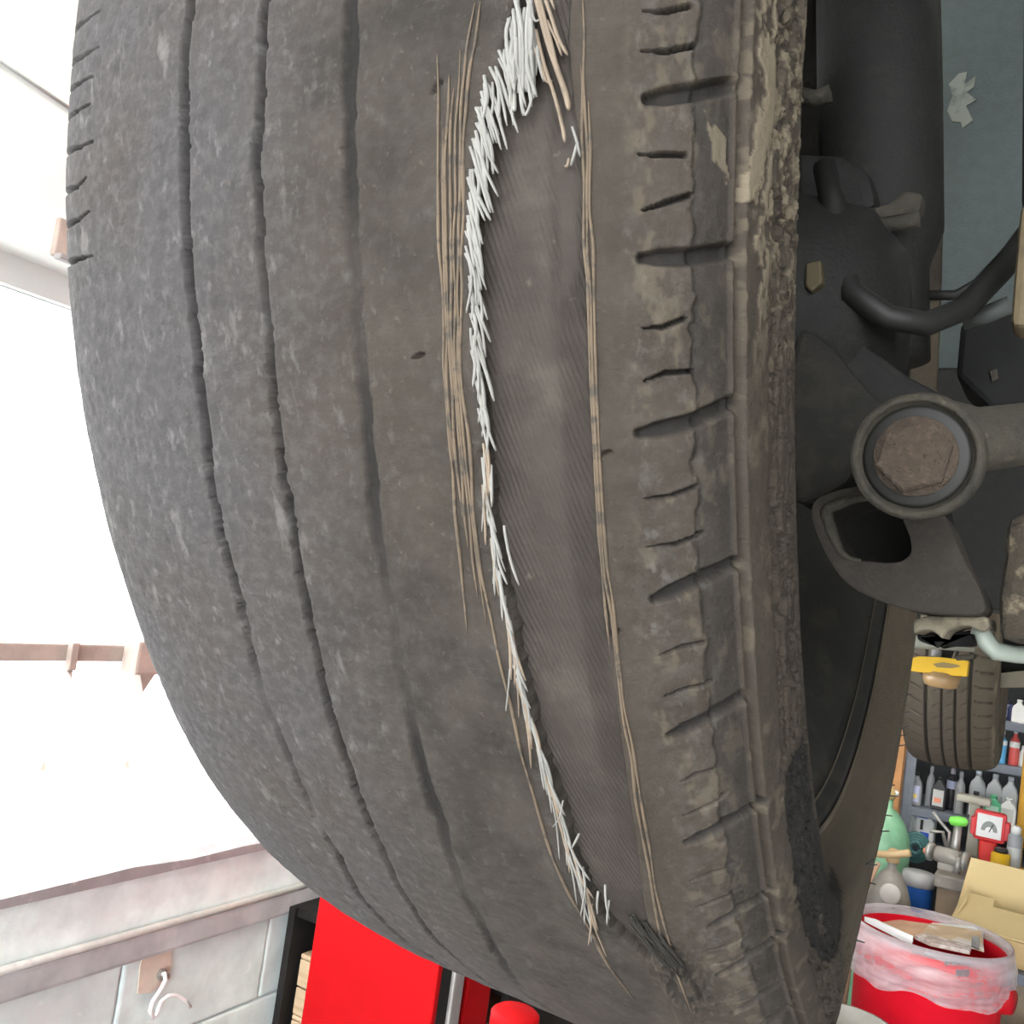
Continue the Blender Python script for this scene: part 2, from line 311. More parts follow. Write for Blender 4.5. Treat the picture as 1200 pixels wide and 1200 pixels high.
FEAT = {'G':[[[0.1061,4],[0.105,6.75],[0.1055,9],[0.1055,12],[0.1061,13.5],[0.1072,17],[0.1066,20.75],[0.1061,25.25],[0.1072,29],[0.1055,34.25],[0.1072,37],[0.1061,42],[0.1072,44.75],[0.1034,49.25],[0.1034,52.5],[0.1034,55.75],[0.1072,57.25],[0.1066,60]],[[0.1296,5],[0.1296,8.25],[0.1285,10.25],[0.1291,13],[0.1296,15.5],[0.1296,17.75],[0.1296,20.25],[0.1296,25],[0.1296,28.25],[0.1285,32],[0.1285,37.5],[0.1274,40.75],[0.1269,43.5],[0.1269,47],[0.1258,51.75],[0.1285,56.75],[0.1208,65.5]],[[0.1526,5.75],[0.1531,8.25],[0.1531,11.75],[0.1537,14.75],[0.1537,17.75],[0.1542,18.75],[0.1542,22.5],[0.1537,26],[0.1537,29],[0.1531,31],[0.152,36.5],[0.152,40.25],[0.1509,44],[0.1509,47.25],[0.1493,51.5],[0.1476,56.5],[0.1487,60.5]]],
'WIRE':[[[0.1733,8.25],[0.1739,9.75],[0.1739,11],[0.1739,12.25],[0.1739,13.5],[0.1739,14.75],[0.1744,16],[0.1744,17.5],[0.1739,18.75],[0.1739,20],[0.1739,21.5],[0.1739,22.75],[0.1733,24.25],[0.1733,25.75],[0.1728,27.25],[0.1723,29]],[[0.175,10.75],[0.175,12.25],[0.175,13.5],[0.175,15],[0.175,16.25],[0.175,17.75],[0.1744,19.25],[0.1744,20.75],[0.1744,22.25]],[[0.1761,9],[0.1761,10.25],[0.1755,11.5],[0.1755,13],[0.1755,14.25],[0.1755,15.5],[0.1755,17],[0.1755,18.25],[0.1755,19.75],[0.175,21.25],[0.175,22.75],[0.175,24.25]],[[0.1772,9.5],[0.1766,10.75],[0.1766,12],[0.1766,13.25],[0.1766,14.5],[0.1766,15.75],[0.1761,17],[0.1761,18.5],[0.1761,19.75],[0.1761,21.25],[0.1761,22.5],[0.1755,24],[0.1755,25.5]],[[0.1783,8.25],[0.1783,9.5],[0.1777,10.75],[0.1777,12],[0.1777,13.25],[0.1772,14.25],[0.1772,15.5],[0.1772,16.75],[0.1766,18],[0.1766,19.25],[0.1766,20.5],[0.1766,22],[0.1766,23.25],[0.1766,24.5],[0.1761,26],[0.1761,27.5]],[[0.181,6.75],[0.1799,8],[0.1794,9],[0.1788,10.25],[0.1788,11.5],[0.1788,12.75],[0.1783,14],[0.1783,15],[0.1777,16.25],[0.1777,17.5],[0.1772,18.75],[0.1772,20.25],[0.1772,21.5],[0.1772,22.75],[0.1772,24.25],[0.1772,25.5],[0.1772,27],[0.1772,28.5]],[[0.1821,6.75],[0.1815,8],[0.1805,9],[0.1799,10.25],[0.1794,11.25],[0.1794,12.5],[0.1794,13.75],[0.1788,15],[0.1788,16],[0.1783,17.25],[0.1777,18.5],[0.1777,19.75],[0.1783,21],[0.1783,22.25],[0.1777,23.75],[0.1777,25],[0.1777,26.5],[0.1783,27.75],[0.1788,29.25],[0.1794,30.75],[0.1799,32.5],[0.1799,34.25],[0.1805,36],[0.181,38],[0.1815,40],[0.1832,42.5],[0.1854,45],[0.1865,48],[0.1898,51.5]],[[0.2023,7.25],[0.2029,8.5],[0.2029,9.5],[0.2034,10.75],[0.204,12],[0.204,13],[0.204,14.25],[0.204,15.25],[0.2045,16.5],[0.2045,17.75],[0.2045,18.75],[0.2045,20],[0.2045,21.25],[0.2045,22.5],[0.2045,23.75],[0.2045,25],[0.2045,26.5],[0.2051,27.75],[0.2051,29.25],[0.2051,30.75],[0.2051,32.5],[0.2056,34],[0.2051,36],[0.2051,37.75],[0.2051,40],[0.2045,42.25],[0.204,45],[0.2051,48],[0.2051,51.75]],[[0.2023,9.25],[0.2029,10.25],[0.2029,11.5],[0.2034,12.75],[0.2034,13.75],[0.2034,15],[0.204,16.25],[0.204,17.25],[0.204,18.5],[0.204,19.75],[0.204,21],[0.204,22.25],[0.204,23.5],[0.204,25],[0.204,26.25],[0.204,27.75],[0.204,29.25]],[[0.204,10.5],[0.2045,11.75],[0.2045,12.75],[0.2045,14],[0.2051,15],[0.2051,16.25],[0.2051,17.25],[0.2051,18.5],[0.2051,19.75],[0.2051,20.75],[0.2051,22],[0.2051,23.25],[0.2051,24.5],[0.2051,26],[0.2056,27.25],[0.2056,28.75],[0.2056,30.25],[0.2056,31.75],[0.2062,33.25],[0.2062,35],[0.2062,36.75],[0.2062,38.75],[0.2056,41],[0.2056,43.5],[0.2056,46.25]]],
'TL':[[0.1903,6.75],[0.1892,7.5],[0.1876,9],[0.1843,10.25],[0.1826,11.75],[0.1821,13.5],[0.1815,15.25],[0.1815,16.75],[0.1821,18.5],[0.1821,20.75],[0.1821,21.5],[0.1821,23.5],[0.1826,25.75],[0.1837,28],[0.1843,31],[0.1854,33.75],[0.1876,37.25],[0.1881,40.25],[0.1903,43.25],[0.1941,45.25],[0.2001,47.25]],
'TR':[[0.1996,7],[0.1996,8.25],[0.2007,10],[0.2023,11.75],[0.2029,13.25],[0.2034,15.5],[0.204,18.25],[0.204,21],[0.204,23.5],[0.204,25.75],[0.2045,28.5],[0.204,31.5],[0.204,34.5],[0.2034,38.25],[0.2018,42.5],[0.2012,45],[0.2001,47.25]],
'SW':[[[0.2144,10.5],[0.222,10.25],[0.2308,9.75]],[[0.2138,15.5],[0.222,15.5],[0.2319,15.25]],[[0.2127,21.25],[0.222,21],[0.2324,20.5]],[[0.2138,27.25],[0.222,26.75],[0.2324,26.5]],[[0.2144,33],[0.2226,32.5],[0.2313,32.25]],[[0.2149,38.5],[0.2231,38],[0.2335,38]],[[0.2165,44],[0.2242,43.5],[0.233,43.75]],[[0.2155,48],[0.2242,47.25],[0.234,47.5]],[[0.216,52],[0.2237,51.5],[0.2319,51.75]],[[0.2144,55.5],[0.2231,54.5],[0.2324,55.25]]],
'SN':[[[0.2133,7.75],[0.2171,7.75],[0.2215,7.5]],[[0.2133,9],[0.2176,9],[0.2226,8.75]],[[0.2133,12.25],[0.2171,12.25],[0.2215,12.25]],[[0.2138,14],[0.2182,13.75],[0.2226,13.5]],[[0.2138,17.75],[0.2176,17.75],[0.2215,17.5]],[[0.2138,19.5],[0.2182,19.25],[0.2231,19.25]],[[0.2133,23.5],[0.2182,23.5],[0.2231,23.25]],[[0.2133,25.25],[0.2187,25.25],[0.2242,25]],[[0.2138,29.5],[0.2182,29.25],[0.2231,29.25]],[[0.2138,31.25],[0.2187,31],[0.2242,31]],[[0.2155,35.25],[0.2187,35],[0.2226,35]],[[0.2149,37],[0.2193,36.75],[0.2247,36.5]],[[0.2138,40.75],[0.2187,40.5],[0.2242,40.5]],[[0.2144,42.5],[0.2198,42.25],[0.2253,42.25]],[[0.2144,45.75],[0.2187,45.75],[0.2237,45.5]],[[0.2149,47],[0.2198,47],[0.2247,46.75]],[[0.2155,50],[0.2198,49.75],[0.2247,49.75]],[[0.216,51],[0.2209,51],[0.2264,51.25]]],
'SL':[[[0.0514,2.25],[0.0602,2.5],[0.0678,2.5]],[[0.0492,3.75],[0.0623,4.25],[0.07,4.25]],[[0.0492,5],[0.0612,5.5],[0.0678,5.5]],[[0.0509,6.5],[0.0612,6.75],[0.0673,6.75]],[[0.0487,8],[0.0629,8.5],[0.07,8.5]],[[0.0519,10],[0.0618,10.25],[0.0667,10]],[[0.0547,11.75],[0.0623,11.75],[0.0678,11.5]],[[0.0536,13.5],[0.0623,13.5],[0.0684,13.5]]],
'ST':[[[[0.1865,8.5],[0.1892,9.5],[0.1892,10.5]],0.0013,0.0004,0],[[[0.1865,8.75],[0.1892,9.75],[0.1898,11]],0.0009,0.0003,0],[[[0.1859,9],[0.1876,10],[0.1887,11]],0.0013,0.0003,0],[[[0.1859,9],[0.1887,10.25],[0.1908,11.25]],0.0004,0.0003,0],[[[0.1859,9],[0.1881,9.75],[0.1892,10.5]],0.0014,0.0003,0],[[[0.1848,9],[0.187,9.75],[0.187,10.75]],0.0013,0.0004,0],[[[0.1854,9.5],[0.1859,10.25],[0.1848,11]],0.001,0.0003,0],[[[0.1843,9.5],[0.1865,10.25],[0.1876,11.25]],0.0007,0.0003,0],[[[0.1837,9.25],[0.1848,10],[0.1837,10.75]],0.0012,0.0004,0],[[[0.1837,9.5],[0.1848,10.5],[0.1865,11.5]],0.0006,0.0003,0],[[[0.1843,9.5],[0.187,10.75],[0.1887,11.75]],0.0008,0.0003,0],[[[0.1832,9.75],[0.1848,10.5],[0.187,11.25]],0.0004,0.0004,0],[[[0.1837,10],[0.1859,10.75],[0.1876,11.75]],0.0013,0.0003,0],[[[0.1832,10.25],[0.1843,11],[0.1859,12]],0.0011,0.0003,0],[[[0.1832,10],[0.1848,10.75],[0.1859,11.5]],0.0006,0.0003,0],[[[0.1826,10.25],[0.1837,11.25],[0.1837,12.25]],0.0004,0.0004,0],[[[0.1821,10.25],[0.1843,11],[0.1848,12]],0.0012,0.0004,0],[[[0.1826,10.5],[0.1843,11.25],[0.1854,12]],0.0014,0.0003,0],[[[0.1821,10.75],[0.1843,11.5],[0.1848,12.5]],0.0007,0.0003,0],[[[0.1826,10.5],[0.1854,11.5],[0.1859,12.5]],0.0009,0.0004,0],[[[0.1826,10.75],[0.1848,11.75],[0.187,12.5]],0.0012,0.0003,0],[[[0.1821,11],[0.1837,12],[0.1843,13]],0.0007,0.0004,0],[[[0.1815,11.25],[0.1843,12.25],[0.1843,13.25]],0.001,0.0004,0],[[[0.1821,11.25],[0.1837,12],[0.1848,13]],0.001,0.0004,0],[[[0.1821,11.25],[0.1843,12.25],[0.187,13.25]],0.0012,0.0003,0],[[[0.1815,11.25],[0.1837,12.5],[0.1859,13.75]],0.0006,0.0003,0],[[[0.181,11.5],[0.1832,12.5],[0.1848,13.5]],0.0006,0.0004,0],[[[0.1815,11.75],[0.1837,12.75],[0.1854,13.75]],0.001,0.0004,0],[[[0.1821,12],[0.1837,12.75],[0.1848,13.5]],0.0011,0.0003,0],[[[0.1821,12],[0.1832,13],[0.1821,14]],0.0007,0.0003,0],[[[0.1821,12.25],[0.1832,12.75],[0.1826,13.5]],0.001,0.0004,0],[[[0.181,12.25],[0.1815,12.75],[0.1826,13.5]],0.0005,0.0003,0],[[[0.1815,12.25],[0.1821,13],[0.1826,13.5]],0.0007,0.0003,0],[[[0.1805,12.5],[0.1826,13.5],[0.1826,14.5]],0.0008,0.0004,0],[[[0.181,12.5],[0.1832,13.25],[0.1854,14]],0.0008,0.0004,0],[[[0.1815,12.75],[0.1832,13.5],[0.1843,14]],0.001,0.0003,0],[[[0.181,13],[0.1821,13.75],[0.1837,14.75]],0.0008,0.0004,0],[[[0.1805,13.25],[0.1826,14],[0.1832,15]],0.0008,0.0003,0],[[[0.1805,13.25],[0.1821,14.25],[0.1821,15]],0.001,0.0003,0],[[[0.181,13.25],[0.1821,14.25],[0.1832,15.25]],0.0007,0.0003,0],[[[0.1805,13.75],[0.1815,14.5],[0.1815,15]],0.0007,0.0004,0],[[[0.181,13.75],[0.1826,14.5],[0.1832,15.5]],0.0012,0.0003,0],[[[0.181,14],[0.1821,14.75],[0.1832,15.5]],0.0008,0.0003,0],[[[0.1805,14],[0.1815,14.75],[0.1821,15.5]],0.0013,0.0004,0],[[[0.1815,14.25],[0.1832,15],[0.1837,16]],0.001,0.0004,0],[[[0.1799,14.25],[0.1821,15],[0.1837,15.75]],0.0007,0.0003,0],[[[0.181,14.5],[0.1826,15.25],[0.1843,16.25]],0.0012,0.0003,0],[[[0.181,14.5],[0.1826,15.5],[0.1832,16.25]],0.0006,0.0003,0],[[[0.1799,15],[0.1815,15.5],[0.181,16.25]],0.0011,0.0004,0],[[[0.1799,14.75],[0.1821,15.75],[0.1821,16.75]],0.0012,0.0003,0],[[[0.1805,15],[0.1815,16],[0.1799,17]],0.0013,0.0003,0],[[[0.1805,15.25],[0.1821,16.25],[0.1821,17]],0.0005,0.0003,0],[[[0.181,15.25],[0.1826,16],[0.1826,16.75]],0.0005,0.0004,0],[[[0.181,15.5],[0.1826,16.25],[0.1843,17.25]],0.0005,0.0003,0],[[[0.181,15.75],[0.1832,16.5],[0.1832,17.5]],0.001,0.0003,0],[[[0.1805,15.75],[0.1815,16.5],[0.1815,17.25]],0.0006,0.0003,0],[[[0.1805,16],[0.1815,16.75],[0.181,17.25]],0.0011,0.0003,0],[[[0.181,16.25],[0.1832,17.25],[0.1848,18]],0.0007,0.0003,0],[[[0.181,16.75],[0.1821,17.5],[0.181,18.5]],0.0011,0.0004,0],[[[0.181,16.5],[0.1832,17.5],[0.1837,18.5]],0.001,0.0003,0],[[[0.181,16.75],[0.1821,17.5],[0.1832,18.25]],0.0005,0.0003,0],[[[0.1805,17],[0.1826,18],[0.1837,19]],0.001,0.0003,0],[[[0.1805,17.5],[0.181,18.25],[0.1821,19]],0.0004,0.0003,0],[[[0.181,17.75],[0.1821,18.5],[0.1821,19.5]],0.001,0.0004,0],[[[0.181,17.75],[0.1815,18.5],[0.1821,19.25]],0.0008,0.0003,0],[[[0.1815,18],[0.1821,18.75],[0.1821,19.5]],0.0006,0.0003,0],[[[0.1815,18],[0.1837,19],[0.1848,20]],0.0011,0.0004,0],[[[0.1805,18.25],[0.1815,18.75],[0.1805,19.5]],0.0011,0.0004,0],[[[0.1815,18.5],[0.1821,19.25],[0.1815,20]],0.0014,0.0003,0],[[[0.1815,18.75],[0.1826,19.5],[0.1826,20.5]],0.0006,0.0004,0],[[[0.181,18.75],[0.1826,19.75],[0.181,20.75]],0.0004,0.0004,0],[[[0.181,19.25],[0.1821,20],[0.1821,21]],0.0009,0.0004,0],[[[0.1821,19],[0.1826,19.75],[0.1826,20.5]],0.0005,0.0004,0],[[[0.1815,19.75],[0.1826,20.5],[0.1815,21.25]],0.0007,0.0003,0],[[[0.1821,19.75],[0.1832,20.75],[0.1821,22]],0.0009,0.0003,0],[[[0.1815,20],[0.1832,20.5],[0.1832,21.25]],0.0013,0.0004,0],[[[0.1821,20],[0.1832,21],[0.1843,21.75]],0.001,0.0003,0],[[[0.181,20.25],[0.1821,21],[0.1826,21.75]],0.0005,0.0003,0],[[[0.1821,21],[0.1826,22.25],[0.1815,23.5]],0.0005,0.0003,1],[[[0.1815,21.5],[0.1821,22.25],[0.1821,23.25]],0.0004,0.0003,1],[[[0.1815,21.75],[0.1815,22.5],[0.181,23.25]],0.0007,0.0002,0],[[[0.181,22],[0.1815,23.25],[0.181,24.5]],0.0008,0.0003,0],[[[0.181,22.25],[0.1815,23.5],[0.1826,24.75]],0.0006,0.0003,0],[[[0.1815,22.5],[0.1815,23.25],[0.181,23.75]],0.0009,0.0003,1],[[[0.181,22.75],[0.1805,23.75],[0.1794,24.75]],0.0005,0.0002,0],[[[0.1805,23],[0.1805,24.25],[0.1799,25.25]],0.0007,0.0003,1],[[[0.181,23.25],[0.1821,24.5],[0.1815,25.75]],0.0008,0.0002,0],[[[0.181,23.75],[0.1821,25],[0.1837,26.25]],0.0006,0.0002,0],[[[0.181,24],[0.1821,24.75],[0.1832,25.75]],0.0008,0.0004,0],[[[0.1815,24.25],[0.1821,25.5],[0.1805,26.75]],0.0011,0.0002,0],[[[0.1815,24.5],[0.1815,25.75],[0.1805,27.25]],0.0006,0.0003,0],[[[0.1815,24.75],[0.1815,26],[0.1826,27.25]],0.0006,0.0003,0],[[[0.181,25],[0.1815,26.25],[0.1815,27.25]],0.001,0.0002,1],[[[0.1821,25.25],[0.1826,26],[0.1837,26.75]],0.0005,0.0003,0],[[[0.1815,25.75],[0.1821,27],[0.1815,28.25]],0.0007,0.0003,0],[[[0.1815,26],[0.1821,26.75],[0.1821,27.5]],0.0004,0.0003,0],[[[0.1821,26.25],[0.1826,27.5],[0.1837,28.75]],0.001,0.0004,0],[[[0.1821,26.5],[0.1826,27.75],[0.1837,28.75]],0.0008,0.0003,0],[[[0.1821,27],[0.1826,27.5],[0.1826,28.25]],0.0008,0.0003,0],[[[0.1826,27.25],[0.1826,28.5],[0.1832,30]],0.0005,0.0003,0],[[[0.1821,27.5],[0.1832,28.75],[0.1837,30.25]],0.0009,0.0003,1],[[[0.1826,27.75],[0.1826,29.25],[0.1815,30.75]],0.0008,0.0004,1],[[[0.1826,28],[0.1832,28.75],[0.1837,29.75]],0.001,0.0003,0],[[[0.1832,28.25],[0.1837,29.5],[0.1848,30.75]],0.0007,0.0003,1],[[[0.1832,28.5],[0.1832,29.5],[0.1843,30.25]],0.0005,0.0003,0],[[[0.1832,28.75],[0.1837,29.5],[0.1837,30.25]],0.001,0.0003,0],[[[0.1832,29],[0.1837,30.25],[0.1848,31.25]],0.0006,0.0003,0],[[[0.1832,29.25],[0.1832,30],[0.1821,31]],0.0008,0.0003,1],[[[0.1826,29.75],[0.1837,30.75],[0.1837,32.25]],0.0004,0.0003,0],[[[0.1821,30],[0.1837,30.75],[0.1832,32]],0.001,0.0003,0],[[[0.1826,30.25],[0.1826,31.25],[0.1815,32.5]],0.0005,0.0002,1],[[[0.1826,30.5],[0.1837,31.25],[0.1848,32]],0.001,0.0003,0],[[[0.1826,30.75],[0.1837,32.25],[0.1832,34]],0.0005,0.0004,1],[[[0.1837,31],[0.1843,32],[0.1837,33.25]],0.0009,0.0003,0],[[[0.1832,31.25],[0.1832,32.5],[0.1837,33.5]],0.0007,0.0003,0],[[[0.1832,31.5],[0.1832,33.25],[0.1821,35]],0.0009,0.0003,1],[[[0.1837,32],[0.1848,33],[0.1848,34]],0.0007,0.0003,0],[[[0.1837,32.25],[0.1848,33.5],[0.1865,35]],0.0006,0.0003,0],[[[0.1843,32.5],[0.1854,33.5],[0.1848,34.75]],0.0005,0.0003,1],[[[0.1843,32.75],[0.1854,34.5],[0.1848,36.25]],0.0011,0.0003,0],[[[0.1843,33],[0.1848,33.75],[0.1848,34.75]],0.0004,0.0003,0],[[[0.1848,33.25],[0.1848,34.75],[0.1843,36]],0.0011,0.0003,0],[[[0.1848,33.75],[0.1865,34.75],[0.1865,35.75]],0.0008,0.0003,0],[[[0.1843,34],[0.1854,35.25],[0.1859,36.5]],0.0009,0.0003,1],[[[0.1854,34.25],[0.1865,35.75],[0.1881,37.25]],0.001,0.0003,0],[[[0.1843,34.75],[0.1865,36],[0.187,37.75]],0.0009,0.0002,0],[[[0.1848,35],[0.1854,36],[0.1848,37.25]],0.0007,0.0003,0],[[[0.1859,35.25],[0.1865,36.25],[0.1876,37.25]],0.0007,0.0002,0],[[[0.1859,35.5],[0.1865,36.5],[0.187,37.25]],0.0008,0.0004,1],[[[0.1854,36],[0.1854,37.75],[0.1837,40]],0.0007,0.0002,0],[[[0.1859,36.25],[0.1865,38],[0.1865,39.75]],0.0011,0.0003,1],[[[0.1865,36.5],[0.1876,38],[0.1876,39.75]],0.0007,0.0003,0],[[[0.1865,37],[0.187,38.5],[0.1854,40.25]],0.0009,0.0003,0],[[[0.1859,37.25],[0.1865,38.25],[0.1876,39]],0.0008,0.0003,0],[[[0.187,37.5],[0.187,39],[0.1854,40.75]],0.0006,0.0003,1],[[[0.1865,38],[0.1881,39.5],[0.1903,41]],0.0008,0.0003,0],[[[0.1859,38.5],[0.1865,40.5],[0.1848,43]],0.0011,0.0002,0],[[[0.1865,38.75],[0.187,40.25],[0.1876,42]],0.0006,0.0003,0],[[[0.1876,39],[0.1881,40.5],[0.1887,41.75]],0.0005,0.0003,1],[[[0.1876,39.5],[0.1881,40.75],[0.187,42.5]],0.0006,0.0004,0],[[[0.1865,40],[0.1881,41],[0.1898,42.25]],0.0007,0.0003,1],[[[0.1876,40.25],[0.1887,42.25],[0.1881,44.75]],0.0005,0.0003,1],[[[0.187,40.75],[0.187,42.5],[0.1865,44.5]],0.001,0.0002,0],[[[0.1887,41],[0.1881,43],[0.1876,45]],0.0008,0.0003,1],[[[0.1876,41.5],[0.187,42.75],[0.1848,44.5]],0.0005,0.0003,0],[[[0.1881,42],[0.1876,44.25],[0.1876,47]],0.0009,0.0002,1],[[[0.1881,42.25],[0.187,44],[0.1848,46]],0.0009,0.0002,0],[[[0.1887,42.75],[0.187,44.25],[0.1837,46.25]],0.0011,0.0003,1],[[[0.1898,6.75],[0.1908,8],[0.1908,9]],0.0011,0.0004,0],[[[0.1908,8],[0.1914,8.75],[0.1914,9.5]],0.0011,0.0005,0],[[[0.1908,7.75],[0.1925,9.25],[0.1936,10.5]],0.0016,0.0004,0],[[[0.1925,7.25],[0.1936,8.25],[0.193,9]],0.0024,0.0004,0],[[[0.1919,8],[0.1919,9],[0.1908,10]],0.0014,0.0005,0],[[[0.1914,8.25],[0.1919,9.25],[0.1919,10]],0.0015,0.0005,0],[[[0.1919,7.25],[0.1925,8.25],[0.1936,9.5]],0.0009,0.0003,0],[[[0.1908,8.5],[0.1908,9],[0.1914,9.5]],0.0025,0.0003,0],[[[0.193,7.75],[0.1941,8.75],[0.1941,9.5]],0.0008,0.0003,0],[[[0.1892,6.75],[0.1914,8],[0.1914,9.25]],0.0016,0.0005,0],[[[0.1925,7],[0.1925,8],[0.1925,9.25]],0.0018,0.0005,0],[[[0.1898,7.75],[0.1908,9.25],[0.1925,10.5]],0.0017,0.0003,0],[[[0.1903,8],[0.1908,9],[0.1903,9.75]],0.0018,0.0005,0],[[[0.1887,8.5],[0.1892,9.25],[0.1892,10]],0.0018,0.0005,0],[[[0.1898,8],[0.1903,8.75],[0.1898,9.5]],0.0019,0.0005,0],[[[0.1892,8],[0.1898,9],[0.1887,9.75]],0.001,0.0005,0],[[[0.1881,7.5],[0.1903,8.75],[0.1903,10]],0.0021,0.0003,0],[[[0.1914,7.25],[0.1914,8.25],[0.1919,9.25]],0.001,0.0004,0],[[[0.1898,7.75],[0.1908,8.75],[0.1903,9.5]],0.0025,0.0005,0],[[[0.1903,8.5],[0.1903,9],[0.1903,9.75]],0.0026,0.0004,0],[[[0.1919,8.25],[0.1919,9],[0.1925,10]],0.0014,0.0005,0],[[[0.1919,7.5],[0.1936,9],[0.1941,10.25]],0.0021,0.0004,0],[[[0.1925,8],[0.1925,8.75],[0.193,9.75]],0.0008,0.0004,0],[[[0.1925,8.25],[0.193,9],[0.193,9.5]],0.001,0.0004,0],[[[0.1941,8.5],[0.1947,9],[0.1958,9.75]],0.0015,0.0004,0],[[[0.1892,7.25],[0.1903,8],[0.1903,8.75]],0.0021,0.0004,0],[[[0.1903,7.25],[0.1914,8.5],[0.1914,9.75]],0.0022,0.0004,0],[[[0.1914,6.75],[0.193,7.75],[0.193,8.75]],0.0009,0.0003,0],[[[0.1925,7],[0.193,8],[0.1936,9.25]],0.0017,0.0005,0],[[[0.1881,8.25],[0.1892,9],[0.1903,10]],0.0019,0.0005,0],[[[0.193,8],[0.1936,8.5],[0.1936,9]],0.0012,0.0005,0],[[[0.1898,6.75],[0.1903,8],[0.1898,9]],0.0008,0.0003,0],[[[0.1898,8],[0.1898,8.75],[0.1903,9.5]],0.0024,0.0005,0],[[[0.1892,7.5],[0.1898,8.5],[0.1914,9.75]],0.0016,0.0003,0],[[[0.1925,8.5],[0.193,9.25],[0.1947,10.25]],0.0025,0.0005,0],[[[0.1903,8],[0.1914,8.75],[0.1919,9.75]],0.0016,0.0004,0],[[[0.1898,7],[0.1914,8.5],[0.1936,9.75]],0.0018,0.0003,0],[[[0.1898,6.75],[0.1908,8],[0.1898,9.25]],0.0013,0.0003,0],[[[0.1887,7.5],[0.1887,8.25],[0.1898,9.25]],0.0025,0.0004,0],[[[0.1903,8.5],[0.1903,9],[0.1903,9.75]],0.0009,0.0003,0],[[[0.1925,7.75],[0.1936,9],[0.1941,10.25]],0.0019,0.0005,0],[[[0.1887,7.5],[0.1903,8.5],[0.1925,9.75]],0.0013,0.0003,0],[[[0.1887,7.75],[0.1898,8.75],[0.1903,9.5]],0.001,0.0004,0],[[[0.1903,7.25],[0.1919,8.75],[0.1919,10]],0.002,0.0004,0],[[[0.1887,8.25],[0.1892,8.75],[0.1903,9.25]],0.001,0.0003,0],[[[0.1887,8.25],[0.1892,8.75],[0.1903,9.25]],0.001,0.0003,0],[[[0.1881,8.25],[0.1887,8.75],[0.1892,9]],0.001,0.0003,0],[[[0.1876,8.75],[0.1881,9.25],[0.1887,9.5]],0.001,0.0003,0],[[[0.1876,8.5],[0.1881,9],[0.1892,9.75]],0.001,0.0003,0],[[[0.1876,8.5],[0.1881,9.25],[0.1887,9.75]],0.001,0.0003,0],[[[0.1881,8.25],[0.1892,9],[0.1898,9.5]],0.001,0.0003,0],[[[0.1881,9],[0.1881,9.25],[0.1892,9.75]],0.001,0.0003,0],[[[0.1887,9],[0.1887,9.25],[0.1892,9.5]],0.001,0.0003,0],[[[0.1881,8.5],[0.1887,9],[0.1898,9.75]],0.001,0.0003,0],[[[0.1887,8.75],[0.1892,9.25],[0.1903,10]],0.001,0.0003,0],[[[0.1887,8.75],[0.1892,9.25],[0.1898,9.75]],0.001,0.0003,0],[[[0.1936,8],[0.1958,9.25],[0.198,10.25],[0.1996,11.25],[0.2001,11.75]],0.0013,0.0004,1],[[[0.1936,7],[0.1963,8.5],[0.1985,9.5],[0.2001,10.25],[0.2007,10.75]],0.0013,0.0006,1],[[[0.1941,7],[0.1969,8.5],[0.1985,9.5],[0.2007,10.75]],0.0013,0.0004,1],[[[0.1952,7],[0.1969,7.75],[0.1985,8.5],[0.2001,9]],0.0013,0.0004,1],[[[0.1958,7.75],[0.198,8.5],[0.199,9]],0.0013,0.0003,1],[[[0.1963,7],[0.1974,7.5]],0.0013,0.0003,1],[[[0.1919,7.25],[0.193,8.25],[0.1952,9.25],[0.1963,9.75],[0.1974,9.75]],0.0013,0.0003,1],[[[0.1919,8.75],[0.1925,9.75],[0.1936,10.25],[0.1925,10.75],[0.1919,10.5]],0.0013,0.0003,0],[[[0.1898,9.75],[0.1903,10.5],[0.1898,10.5]],0.0013,0.0004,0],[[[0.1908,9],[0.1914,10],[0.1919,10.75]],0.0013,0.0004,0],[[[0.2012,11.25],[0.2023,11.75],[0.2029,12.25]],0.0013,0.0003,0],[[[0.2023,11.75],[0.2018,12.25],[0.2012,12.5]],0.0013,0.0003,0],[[[0.2007,12.25],[0.2007,12.5],[0.2001,12.5]],0.0013,0.0003,1],[[[0.1925,7],[0.1936,7.75],[0.1947,7.75]],0.0013,0.0003,0],[[[0.1826,29.5],[0.1815,30.5],[0.1805,31.25],[0.1788,32.25]],0.0013,0.0002,0],[[[0.1881,36.5],[0.187,37.25],[0.1843,38]],0.0013,0.0002,0],[[[0.1892,40.25],[0.1887,41.5],[0.1848,43.75]],0.0013,0.0003,0],[[[0.1887,41.25],[0.1876,42.75]],0.0013,0.0002,0],[[[0.1903,38.25],[0.1881,39]],0.0013,0.0003,0],[[[0.1914,41.75],[0.1898,43.25]],0.0013,0.0003,0],[[[0.1936,42.25],[0.1914,44]],0.0013,0.0003,0],[[[0.1936,41.25],[0.1925,43.5]],0.0013,0.0003,0],[[[0.1843,24.5],[0.1854,25.75],[0.1865,26.75]],0.0013,0.0003,0],[[[0.1826,22.25],[0.1826,23.75],[0.1832,22.25]],0.0013,0.0003,0]],
'STAIN':[[0.2592,37.75],[0.2444,38],[0.2412,39.5],[0.2415,42],[0.2417,44.75],[0.2422,48],[0.245,52],[0.2483,56],[0.2554,61.25],[0.269,68.25],[0.2833,75.5],[0.2926,82.75],[0.3029,87.75],[0.2729,48],[0.2701,42.25]],
